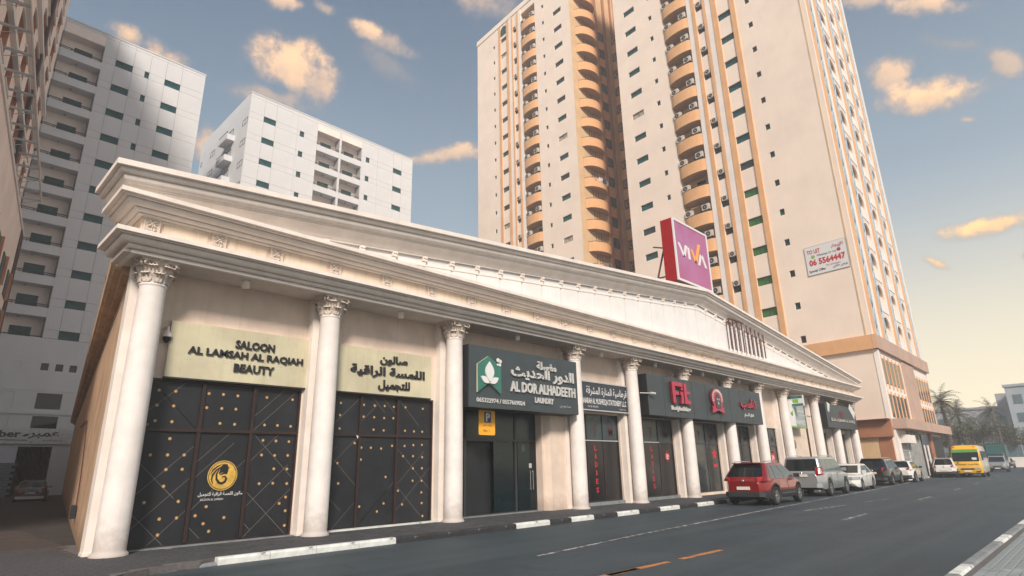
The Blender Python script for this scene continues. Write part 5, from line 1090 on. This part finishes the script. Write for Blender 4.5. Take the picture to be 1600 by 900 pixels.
def car(label, loc, rot, P, paint, group=None, name='parked_car', cat='car', spokes=5):
    t = thing(name, label, cat, (loc[0], loc[1], 0.0), rot, group); L, Wd, H, wb, r = P['L'], P['W'], P['H'], P['wb'], P['r']; hL = L/2
    fx, rx = P['fx'], P['fx']-wb; belt, zb = P['belt'], P['zb']; A = r+.055; clad = P.get('clad', 0)
    def hw(x):
        e = hL-abs(x); k = 1.0
        R1, R2 = P.get('rnd', (.62, .30))
        if e < R1: k = 1-R2*((R1-e)/R1)**2.4
        return Wd/2*k
    n = int(L/.07); rows = []
    for i in range(n+1):
        x = -hL+L*i/n; w = hw(x); e = hL-abs(x); zt = lerp_t(belt, x); up_ = .20*max(0, 1-e/.35)**2; z0 = zb+up_; za = z0
        for wx in (fx, rx):
            if abs(x-wx) < A: za = max(za, r+math.sqrt(A*A-(x-wx)**2))
        dn = .05*max(0, 1-e/.10)**2; zt -= dn; sh_ = max(za+.03, zt-.16)
        rows.append([(x, 0, z0), (x, w*.66, z0), (x, w*.66, za), (x, w*.965, za), (x, w*.995, za+.04 if za+.04 < sh_ else sh_-.01), (x, w, (za+sh_)/2), (x, w*.985, sh_), (x, w*.955, zt-.06), (x, w*.90, zt-.012), (x, w*.80, zt+.01), (x, w*.4, zt+.035), (x, 0, zt+.045)])
    mb = MB()
    for s in (1, -1):
        rr = [[(x, s*y, z) for x, y, z in row] for row in rows]; mb.grid(rr if s > 0 else rr[::-1], 0, True)
        for q in (rr[0], rr[-1]): mb.add(q, [list(range(len(q)))], 0)
    for i, f in enumerate(mb.f):
        c = [mb.v[j] for j in f]; z = sum(p[2] for p in c)/len(c); y = abs(sum(p[1] for p in c)/len(c))
        if y < Wd*.34 and z < .8 and all(abs(p[1]) <= Wd*.335 for p in c) and z < r*2 and abs(sum(p[0] for p in c)/len(c)) < hL-.12: mb.m[i] = 1
        if clad and z < clad and abs(sum(p[0] for p in c)/len(c)) < hL-.02: mb.m[i] = 1
    b = obj('body', mb, [paint, 'cladding'], t); weld(b, .0008, 40)
    if clad:
        for wx in (fx, rx):
            for s in (1, -1):
                am = MB(); K = 14; o1, o2 = [], []
                for k in range(K+1):
                    a = math.pi*(k/K*1.16-.08); o1.append((wx+(A+.0)*math.cos(a), s*(hw(wx+A*math.cos(a))*1.002+.012), r+A*math.sin(a))); o2.append((wx+(A+.075)*math.cos(a), s*(hw(wx+(A+.07)*math.cos(a))*1.0+.006), r+(A+.075)*math.sin(a)))
                i1 = [(x, y-s*.1, z) for x, y, z in o1]; am.grid([i1, o1, o2], 0, True); obj('wheel_arch', am, 'cladding', t)
    # cabin
    xa, xb, xc, xd = P['cab']; zc0, wb0, wr0 = P['cz'], Wd/2*.93, Wd/2*P.get('tumble', .76); Hr = H-.02
    def cx_(v, f): return (xd+(xc-xd)*v)*(1-f)+(xa+(xb-xa)*v)*f      # f: 0 rear, 1 front
    def cw(v): return wb0+(wr0-wb0)*max(v, 0)**1.15
    def cz(v): return zc0+(Hr-.05-zc0)*v
    bow, bowr = .13, .06
    def outl(v, sh=1.0, dz=0):
        w = cw(v); P_ = []
        for f in (.02, .1, .3, .5, .7, .9, .98): P_.append((cx_(v, f), -w*(.985 if f in (.02, .98) else 1), cz(v)+dz))
        for u in (-.9, -.6, -.2, .2, .6, .9): P_.append((cx_(v, 1)+bow*(1-u*u), w*u, cz(v)+dz))
        for f in (.98, .9, .7, .5, .3, .1, .02): P_.append((cx_(v, f), w*(.985 if f in (.02, .98) else 1), cz(v)+dz))
        for u in (.9, .6, .2, -.2, -.6, -.9): P_.append((cx_(v, 0)-bowr*(1-u*u), w*u, cz(v)+dz))
        return P_
    cb = MB(); rws = [outl(v) for v in (-.12, 0, .3, .6, .88, 1.0)]; base = outl(1.0); mx = sum(p[0] for p in base)/len(base)
    for k, dz in ((.96, .025), (.85, .045), (.6, .062), (.3, .07), (.02, .072)): rws.append([((x-mx)*k+mx, y*k, z+dz*P.get('crown', 1)) for x, y, z in base])
    cb.grid(rws, 0, True, True); o = obj('cabin', cb, paint, t)
    smooth_by_angle(o, 50)
    gl_ = P.get('glass', 'car_glass')
    def patch(nm, fs, m, n1=6):
        g = MB(); g.grid(fs, 0, True); return obj(nm, g, m, t)
    vs = (.06, .35, .65, .90)
    for s in (-1, 1):
        for f0, f1 in P['win']:
            rows_ = []
            for v in vs: rows_.append([(cx_(v, f0+(f1-f0)*k/4), s*(cw(v)+.008), cz(v)) for k in range(5)])
            patch('window', rows_ if s < 0 else [q[::-1] for q in rows_], P.get('sglass', gl_))
        g = MB()
        if P.get('chrome'): g.tube([(cx_(.03, P['win'][0][0]-.01), s*(cw(.03)+.012), cz(.03)), (cx_(.03, P['win'][-1][1]), s*(cw(.03)+.012), cz(.03))], .014, 4); obj('trim', g, 'chrome', t)
    patch('windscreen', [[(cx_(v, 1)+bow*(1-u*u)+.012, cw(v)*u, cz(v)+.004) for u in (-.86, -.5, -.17, .17, .5, .86)] for v in vs], gl_)
    v0 = P.get('rwz', .10); patch('rear_window', [[(cx_(v, 0)-bowr*(1-u*u)-.012, cw(v)*u, cz(v)+.004) for u in (.86, .5, .17, -.17, -.5, -.86)] for v in (v0, .4, .65, .9)], gl_)
    if P.get('rails'):
        for s in (-1, 1):
            g = MB(); y = s*wr0*.93; g.tube([(cx_(1, .04), y, Hr-.03), (cx_(1, .08), y, Hr+.045), (cx_(1, .5), y, Hr+.062), (cx_(1, .90), y, Hr+.045), (cx_(1, .95), y, Hr-.03)], .02, 6); obj('roof_rail', g, P['rails'], t)
    if P.get('spoiler'): g = MB(); g.box(cx_(1, 0)-.20, cx_(1, 0)+.06, -wr0*.9, wr0*.9, Hr-.03, Hr+.005); obj('spoiler', g, paint, t)
    def corner(nm, m, end, x_in, z0, z1, y_in):
        for s in (-1, 1):
            xs_ = [end*(hL-x_in+(x_in-.005)*k/4) for k in range(5)]; pts = [(x, s*(hw(x)+.008)) for x in xs_]+[(end*(hL+.012), s*hw(end*hL)*.97), (end*(hL+.014), s*Wd/2*y_in), (end*(hL-.08), s*Wd/2*y_in)]+[(end*(hL-x_in), s*(hw(end*(hL-x_in))-.06))]
            g = MB(); g.vprism(pts if s*end > 0 else pts[::-1], z0, z1); g.v = [(x, y, z) for x, y, z in g.v]; o = obj(nm, g, m, t); weld(o, .0001)
    corner('tail_light', 'tail_red', -1, *P['tail']); corner('headlight', 'lamp_clear', 1, *P['head'])
    pz = P.get('plz', .62); obj('licence_plate', MB().box(-hL-.045, -hL-.01, -.26, .26, pz, pz+.12), 'plate', t); obj('licence_plate', MB().box(hL+.01, hL+.04, -.26, .26, .38, .50), 'plate', t)
    obj('bumper', MB().vprism([(-hL-.035, -Wd*.33), (-hL-.035, Wd*.33), (-hL+.12, Wd*.43), (-hL+.12, -Wd*.43)][::-1], zb+.08, zb+.26), P.get('bump', 'cladding'), t)
    gr = MB(); gr.box(hL-.03, hL+.02, -Wd*.22, Wd*.22, .58, .70); [gr.box(hL+.02, hL+.03, -Wd*.22, Wd*.22, .59+.035*k, .60+.035*k) for k in range(3)]; obj('grille', gr, 'chrome' if paint == 'paint_pearl' else 'cladding', t); obj('air_intake', MB().box(hL-.03, hL+.015, -Wd*.26, Wd*.26, zb+.08, zb+.20), 'cladding', t)
    g = MB(); g.lathe([(.001, 0), (.05, 0), (.055, -.01)], 12); o = obj('emblem', g, 'chrome', t, (-hL-.035, 0, P.get('emz', .98))); o.rotation_euler = (0, -rad(90), 0)
    for s in (-1, 1):
        g = MB(); g.vprism([(-.05, 0), (.10, .03*s), (.10, .20*s), (-.05, .22*s)] if s > 0 else [(-.05, .22*s), (.10, .20*s), (.10, .03*s), (-.05, 0)], 0, .15); obj('mirror', g, paint if P.get('pm') else 'cladding', t, (cx_(.05, .93)-.05, s*(Wd/2*.95), cz(.02)))
        for f in (.32, .68): obj('door_handle', MB().box(-.10, .10, -.015, .015, -.015, .015), 'chrome' if P.get('chrome') else paint, t, (cx_(0, f)-.25, s*(Wd/2*.995), zc0-.13))
        for f in (.32, .60): 
            if P['wb'] > 2: obj('door_gap', MB().box(-.006, .006, -.003, .003, -(zc0-.42), 0), 'cladding', t, (cx_(0, f)+.1, s*(Wd/2*.9985), zc0-.04))
        if P.get('sill'): obj('sill_trim', MB().box(rx+A+.08, fx-A-.08, -.02, .02, 0, .045), P['sill'], t, (0, s*(Wd/2+.004), .40))
    obj('underside', MB().box(-hL+.3, hL-.3, -Wd*.33, Wd*.33, zb-.04, zb+.05), 'tyre', t)
    add_wheels(t, [(fx, Wd/2-.11), (fx, -Wd/2+.11), (rx, Wd/2-.11), (rx, -Wd/2+.11)], r, .23, spokes)
    return t
SUV = dict(L=4.5, W=1.86, H=1.64, rnd=(1.0, .34), tumble=.70, wb=2.66, r=.355, fx=1.36, zb=.26, clad=.47, belt=[(-2.25, .93), (-2.0, 1.0), (-1.3, 1.04), (.8, 1.0), (1.2, .98), (1.9, .90), (2.25, .74)], cab=(1.40, .40, -1.50, -2.10), cz=1.0, win=[(.13, .27), (.30, .57), (.60, .95)], rails='chrome', spoiler=True, chrome=True, tail=(.36, .90, 1.08, .62), head=(.5, .70, .84, .5), sill='chrome', plz=.60, sglass='car_glass_pale', emz=.94, rwz=.16)
BIG = dict(L=4.85, W=1.94, H=1.88, wb=2.80, r=.39, fx=1.45, zb=.34, belt=[(-2.42, 1.08), (-2.2, 1.16), (1.0, 1.14), (1.3, 1.12), (2.1, 1.04), (2.42, .86)], cab=(1.45, .65, -2.12, -2.36), cz=1.14, win=[(.04, .25), (.28, .55), (.58, .95)], rails='lamp_clear', tail=(.30, 1.0, 1.36, .80), head=(.45, .82, 1.0, .5), plz=.92, tumble=.80, sglass='car_glass_pale', chrome=True, emz=1.08, bump='paint_silver', pm=True, rwz=.08)
SED = dict(L=4.78, W=1.82, H=1.48, wb=2.78, r=.33, fx=1.42, zb=.20, belt=[(-2.39, .86), (-2.1, .98), (-1.3, .99), (.8, .92), (1.2, .90), (2.0, .80), (2.39, .60)], cab=(1.35, .40, -.95, -1.85), cz=.93, win=[(.17, .50), (.53, .93)], tail=(.35, .72, .88, .5), head=(.55, .60, .76, .48), glass='car_glass', sglass='car_glass_pale', pm=True, chrome=True, bump='paint_pearl')
DSU = dict(SUV, L=5.0, W=1.95, H=1.76, wb=2.92, r=.37, fx=1.48, clad=.44, belt=[(-2.5, 1.02), (-2.2, 1.10), (1.0, 1.08), (1.3, 1.05), (2.1, .97), (2.5, .78)], cab=(1.5, .6, -2.0, -2.42), cz=1.08, tail=(.36, .96, 1.14, .6), sill=None, plz=.75, emz=1.0, rails='lamp_clear')
XOV = dict(SUV, L=4.4, W=1.80, H=1.58, clad=.40, belt=[(-2.2, .90), (-2.0, .98), (.8, .98), (1.2, .96), (1.9, .88), (2.2, .72)], cab=(1.3, .4, -1.6, -2.05), cz=.98, sill=None, rails=None, chrome=False)
CR = dict(SUV, L=4.6, W=1.86, H=1.72, clad=.58, rails='paint_pearl', sill=None, chrome=False)
car('red compact SUV with black lower trim, nearest in the parked row', (26.3, 10.82), rad(1.5), SUV, 'paint_red', spokes=6)
car('silver large SUV with roof rails parked ahead of the red one', (33.9, 11.17), rad(2.0), BIG, 'paint_silver', spokes=6)
car('white saloon parked nose towards the viewer behind the silver SUV', (40.4, 11.45), rad(183.0), SED, 'paint_pearl', spokes=7)
car('black SUV with dark glass parked beyond the white saloon', (49.2, 11.95), rad(2.2), DSU, 'paint_black')
car('small white hatchback crossover almost hidden by the black SUV', (55.6, 11.85), rad(2.5), XOV, 'paint_pearl')
car('white SUV with dark lower trim parked alone before the yellow bus', (69.6, 11.35), rad(3.0), CR, 'paint_pearl')
car('pale blue saloon half hidden between the white SUV and the bus', (77.2, 11.5), rad(3.0), SED, 'paint_ice')
car('silver SUV driving up close behind the yellow bus', (95.5, 10.3), rad(183), BIG, 'paint_silver')
car('dark car following the green truck', (134, 13.1), rad(183), XOV, 'paint_black')
car('white SUV seen from behind at the far end of the street', (150, 12.4), rad(3), BIG, 'paint_pearl')
car('black car cut by the right edge of the frame', (97, 6.0), rad(3), DSU, 'paint_black')
car('dark car parked in the alley by the white block', (7.6, 55.0), rad(80), SED, 'paint_black')
car('dark car facing the alley mouth by the brown wall', (4.3, 63.0), rad(150), XOV, 'paint_black')

def ring(L0, L1, w, z, r=.18, k=4, wf=1.0):
    """plan ring of a box body; front at +x"""
    pts = []
    for cx, cy, a0 in ((L1-r, w-r, 0), (L0+r, w-r, 90), (L0+r, -w+r, 180), (L1-r, -w+r, 270)):
        for i in range(k+1): a = rad(a0+90*i/k); pts.append((cx+r*math.cos(a), cy+r*math.sin(a), z))
    return pts
bus = thing('minibus', 'yellow school minibus coming towards the viewer in the left lane', 'bus', (71.7, 9.75, 0), rad(182.5))
bm2 = MB(); lv = [(.36, 3.42, 1.04), (.55, 3.48, 1.09), (1.0, 3.46, 1.10), (1.32, 3.40, 1.10), (1.36, 3.38, 1.10), (2.0, 3.14, 1.06), (2.42, 2.98, 1.02), (2.66, 2.86, .96), (2.78, 2.70, .80), (2.80, 2.4, .5)]
bm2.grid([ring(-3.5, xf, w, z, min(.22, w*.4)) for z, xf, w in lv], 0, True, True); bm2.add(ring(-3.5, 2.4, .5, 2.80), [list(range(20))]); bm2.add(ring(-3.5, 3.42, 1.04, .36, .2), [list(range(20))])
for i, f in enumerate(bm2.f):
    c = [bm2.v[j] for j in f]
    if sum(p[0] for p in c)/len(c) < 2.4: bm2.m[i] = 1
mat('bus_cream', (.62, .58, .50), .45, .08, 2, coat=.5)
obj('body', bm2, ['paint_yellow', 'bus_cream'], bus)
def fp(z, y): 
    for (z0, x0, w0), (z1, x1, w1) in zip(lv, lv[1:]):
        if z0 <= z <= z1: f = (z-z0)/(z1-z0); return x0+(x1-x0)*f
wsn = MB(); wsn.grid([[(fp(z, 0)+.012, y, z) for y in (-.97, -.3, .3, .97)] for z in (1.37, 1.8, 2.16)], 0, True); obj('windscreen', wsn, 'car_glass', bus)
wsn = MB(); wsn.grid([[(fp(z, 0)+.012, y, z) for y in (-.95, .95)] for z in (2.16, 2.42)], 0, True); obj('sun_strip', wsn, 'strip_green', bus)
obj('wiper', MB().tube([(fp(1.42, 0)+.04, -.5, 1.40), (fp(1.7, 0)+.03, .1, 1.62)], .012, 4).tube([(fp(1.42, 0)+.04, .3, 1.40), (fp(1.7, 0)+.03, .75, 1.66)], .012, 4), 'cladding', bus)
obj('notice', MB().box(3.33, 3.345, .45, .80, 1.5, 1.70), 'white_print', bus)
for s in (-1, 1):
    obj('headlight', MB().box(3.40, 3.49, s*.55 if s > 0 else -.95, .95 if s > 0 else -.55, .66, .82), 'lamp_clear', bus); obj('fog_lamp', MB().box(3.42, 3.495, .60 if s > 0 else -.92, .92 if s > 0 else -.60, .46, .54), 'cladding', bus)
    obj('mirror', MB().box(3.25, 3.35, s*1.22-.06, s*1.22+.06, 1.45, 1.85).tube([(3.1, s*1.08, 1.95), (3.3, s*1.22, 1.85)], .02, 5), 'cladding', bus); obj('marker_lamp', MB().box(2.84, 2.92, s*.75-.05, s*.75+.05, 2.62, 2.68), 'tail_red', bus)
    for k in range(5): obj('window', MB().box(2.1-k*1.12-1.0, 2.1-k*1.12, s*1.075-.01, s*1.075+.012, 1.42, 2.25), 'car_glass', bus)
obj('grille', MB().box(3.43, 3.50, -.5, .5, .66, .78), 'cladding', bus); obj('licence_plate', MB().box(3.48, 3.51, -.28, .28, .46, .60), 'plate', bus); obj('bumper_gap', MB().box(3.40, 3.475, -1.0, 1.0, .60, .63), 'cladding', bus)
q = text(bus, 'SCHOOL BUS حافلة مدرسية'.split(' ح')[0], 0, 0, .78, .13, 0, 'letter_black', .004, .03); q.rotation_euler = (0, 0, rad(90)); q.location = (3.482, -.42, 1.12)
q = text(bus, 'حافلة مدرسية', 0, 0, .80, .17, 0, 'letter_black', .004, .03); q.rotation_euler = (0, 0, rad(90)); q.location = (3.482, .48, 1.12)
g = MB(); g.lathe([(.001, 0), (.06, 0), (.065, -.01)], 12); o = obj('emblem', g, 'cladding', bus, (3.47, .62 if 0 else -.62, 1.28)); o.rotation_euler = (0, rad(90), 0)
obj('underside', MB().box(-3.2, 3.1, -.8, .8, .28, .4), 'tyre', bus); add_wheels(bus, [(2.5, .96), (2.5, -.96), (-2.0, .96), (-2.0, -.96)], .38, .24)
tk = thing('box_truck', 'dark green box truck with a tall body behind the minibus', 'truck', (113, 12.1, 0), rad(183))
tb = MB(); tb.grid([ring(-4.2, 1.9, 1.22, z, .06) for z in (.95, 3.65)], 0, False, True); tb.add(ring(-4.2, 1.9, 1.22, 3.65, .06), [list(range(20))]); obj('cargo_box', tb, 'paint_green', tk)
cbm = MB(); cbm.grid([ring(2.0, xf, w, z, .2) for z, xf, w in ((.45, 3.9, 1.05), (1.3, 3.92, 1.08), (2.2, 3.72, 1.04), (2.4, 3.5, .98))], 0, True, True); cbm.add(ring(2.0, 3.5, .98, 2.4, .2), [list(range(20))]); obj('cab', cbm, 'paint_green', tk)
obj('wind_deflector', MB().prism([(2.0, 2.4), (3.3, 2.4), (2.5, 3.3), (2.0, 3.45)], -.9, .9), 'paint_green', tk); obj('windscreen', MB().grid([[(3.925-.18*(z-1.35)/.85, y, z) for y in (-.9, .9)] for z in (1.38, 2.12)]), 'car_glass', tk)
for s in (-1, 1): obj('headlight', MB().box(3.86, 3.94, s*.8-.15, s*.8+.15, .72, .90), 'lamp_clear', tk); obj('mirror', MB().box(3.6, 3.7, s*1.25-.08, s*1.25+.08, 1.4, 1.9), 'cladding', tk)
obj('bumper', MB().box(3.8, 3.98, -1.05, 1.05, .42, .62), 'lamp_clear', tk); obj('chassis', MB().box(-4.1, 3.4, -.5, .5, .55, .95), 'cladding', tk); add_wheels(tk, [(2.9, .95), (2.9, -.95), (-2.6, .98), (-2.6, -.98)], .45, .28)

# ---------------------------------------------------------------- trees and far buildings
mat('bark', (.10, .075, .055), .9, .3, 8); mat('frond_dark', (.075, .075, .045), .8, .4, 2); mat('leaf_olive', (.075, .085, .05), .8, .45, 1.2, col2=(.14, .13, .09), split=(.45, .6))
def palm(label, x, y, h, n, lean, seed, spread=2.6):
    rr = random.Random(seed); t = thing('palm_tree', label, 'tree', (x, y, 0))
    tr = MB(); pts = [(lean*(k/8)**2, .15*math.sin(k), h*k/8) for k in range(9)]; tr.tube(pts, .28, 9, 0, True, .16)
    for k in range(18): z = h*(.25+.75*k/18); tr.lathe([(.30-.1*k/18, -.05), (.34-.1*k/18, .05), (.24-.08*k/18, .12)], 9, 0, (lean*(z/h)**2, .15*math.sin(z/h*8), z), False)
    obj('trunk', tr, 'bark', t); cr = MB(); top = Vector(pts[-1])
    for i in range(n):
        a = rr.uniform(0, 6.283); el = rr.uniform(-.35, 1.35); ln = spread*rr.uniform(.75, 1.15); d = Vector((math.cos(a)*math.cos(el), math.sin(a)*math.cos(el), math.sin(el))); p = top.copy(); prev = p.copy(); side = d.cross(Vector((0, 0, 1))).normalized()
        K = 12; spine = [p.copy()]
        for k in range(K):
            d = (d+Vector((0, 0, -.13))).normalized(); p = p+d*ln/K; spine.append(p.copy())
            w = .5*math.sin(math.pi*(k+1.5)/(K+1.5))*spread/2.6
            for s in (-1, 1):
                e = p+side*s*w+d*.22+Vector((0, 0, -.12+rr.uniform(-.06, .06))); cr.add([p-d*.05, p+d*.06, e], [(0, 1, 2)])
        cr.tube(spine, .035, 4, 0, False, .01)
    obj('crown', cr, 'frond_dark', t)
def broad(label, x, y, h, rad_, seed, n=2600):
    rr = random.Random(seed); t = thing('tree', label, 'tree', (x, y, 0)); tr = MB(); tr.tube([(0, 0, 0), (.1, 0, h*.3), (.2, .1, h*.55)], .22, 8, 0, True, .13); cl = []
    for k in range(9):
        a = rr.uniform(0, 6.28); e = Vector((math.cos(a)*rad_*rr.uniform(.25, .75), math.sin(a)*rad_*rr.uniform(.25, .75), h*rr.uniform(.62, .92))); tr.tube([(.1, 0, h*.35), (e.x*.5, e.y*.5, h*.55), tuple(e)], .09, 5, 0, False, .03); cl.append((e, rad_*rr.uniform(.28, .48)))
    obj('trunk', tr, 'bark', t); cr = MB()
    for k in range(n):
        c, r_ = rr.choice(cl); d = Vector((rr.gauss(0, 1), rr.gauss(0, 1), rr.gauss(0, .75))).normalized()*r_*rr.uniform(.45, 1.1); p = c+d; u = Vector((rr.uniform(-1, 1), rr.uniform(-1, 1), rr.uniform(-1, 1))).normalized()*rr.uniform(.12, .24); v = u.orthogonal().normalized()*rr.uniform(.06, .13); cr.add([p-u, p-v, p+u, p+v], [(0, 1, 2, 3)])
    obj('crown', cr, 'leaf_olive', t)
palm('dark ragged palm rising just past the end of the tower', 100.5, 15.4, 9.2, 46, .6, 3, 3.0); palm('tall leaning dark palm stem in front of the hazy blocks', 118, 16.0, 8.2, 30, -1.2, 8, 3.4)
palm('short dark palm to the right of the leaning one', 126, 12.6, 9.0, 26, .8, 12, 3.0)
for k, (x, y, h, r_) in enumerate([(112, 16.8, 6.6, 3.0), (124, 15.6, 7.6, 3.4), (133, 13.2, 7.0, 3.2), (141, 11.6, 6.8, 3.0), (104, 17.6, 6.0, 2.4)]):
    broad(['bushy pale tree left of the hazy row', 'tallest bushy tree in the hazy row', 'bushy tree in the middle of the hazy row', 'rightmost bushy tree of the hazy row', 'small bushy tree against the end of the shops'][k], x, y, h, r_, 20+k)
mat('far_grey', (.36, .37, .40), .85, .08, .2); mat('far_blue', (.38, .44, .48), .8, .1, .3); mat('far_glass', (.10, .16, .19), .3, .2)
def far_block(label, x, y, w, d, h, rot, m, rows, cols, parapet=True, step=None):
    t = thing('far_building', label, 'building', (x, y, 0), rot); b = MB().box(0, w, 0, d, 0, h)
    obj('wall', b, m, t); obj('parapet', MB().box(-.25, w+.25, -.25, d+.25, h, h+.5), m, t)
    if step: obj('roof_room', MB().box(step[0], step[1], .5, d-.5, h+.5, h+step[2]), m, t)
    for r in range(rows):
        for c in range(cols):
            cw_ = w/cols; z = 1.2+r*(h-1.0)/rows; obj('window', MB().box(c*cw_+cw_*.28, c*cw_+cw_*.68, -.08, .05, z, z+(h-1)/rows*.5), 'far_glass', t)
    return t
far_block('low hazy flat roofed block across the end of the street', 170, 34, 62, 12, 12.2, rad(-88), 'far_grey', 3, 12, step=(18, 32, 3.2))
far_block('taller hazy grey block with a cornice at the right edge', 158, 13.0, 18, 12, 15.5, rad(-92), 'far_blue', 4, 5)
far_block('pale blue low block behind the palm at the end of the shops', 86, 17.4, 15, 10, 7.5, rad(2), 'far_blue', 2, 5)
t = thing('hoarding', 'brown red hoarding beyond the last shop', 'hoarding', (80.5, 15.3, 0), rad(3)); obj('board', MB().box(0, 3.2, 0, .15, 1.6, 4.2), 'tower_brown', t)
for x in (.1, 1.6, 3.0): obj('post', MB().box(x-.06, x+.06, .15, .27, 0, 4.3), 'tower_brown', t)
t = thing('far_wall', 'pale low wall below the metal fence at the far right', 'wall', (140, 14.5, 0), rad(-86)); obj('wall', MB().box(0, 16, 0, .3, 0, 1.7), 'tower_white', t)
t = thing('metal_fence', 'grey green panel fence above the pale wall at the far right', 'fence', (140.1, 14.4, 1.7), rad(-86)); pmh = MB().box(.02, .78, .05, .12, 0, 2.0).mesh('panel', ['far_glass'])
for k in range(20): put('panel', pmh, t, (k*.8, 0, 0))
for k in range(6): put('post', MB().box(-.06, .06, -.05, .2, 0, 2.3+k*0).mesh('post', ['far_blue']) if k == 0 else bpy.data.meshes['post_fence'], t, (k*3.2, 0, 0)).data.name = 'post_fence'
for k, (x, y, h) in enumerate([(150, 21.0, 9), (156, 18.6, 10), (162, 16.0, 8.5)]):
    t = thing('lamp_pole', ['leftmost', 'middle', 'rightmost'][k]+' of the thin poles before the hazy blocks', 'pole', (x, y, 0)); obj('pole', MB().tube([(0, 0, 0), (0, 0, h)], .09, 6, 0, True, .05), 'far_blue', t); obj('arm', MB().tube([(0, 0, h), (-1.2, 0, h+.3)], .05, 5), 'far_blue', t)
# evening air
hz = bpy.data.materials.new('haze'); hz.use_nodes = True; tr_ = hz.node_tree; tr_.nodes.remove(tr_.nodes['Principled BSDF'])
HAZE_D = .0016
if HAZE_D:
    pvn = nd(tr_, 'ShaderNodeVolumePrincipled'); pvn.inputs['Color'].default_value = (.86, .89, .93, 1); pvn.inputs['Density'].default_value = HAZE_D; pvn.inputs['Anisotropy'].default_value = .1
    tr_.links.new(pvn.outputs[0], tr_.nodes['Material Output'].inputs['Volume']); MATS['haze'] = hz
    obj('haze', MB().box(-70, 290, -60, 150, -1.7, 90), 'haze', kind='stuff')
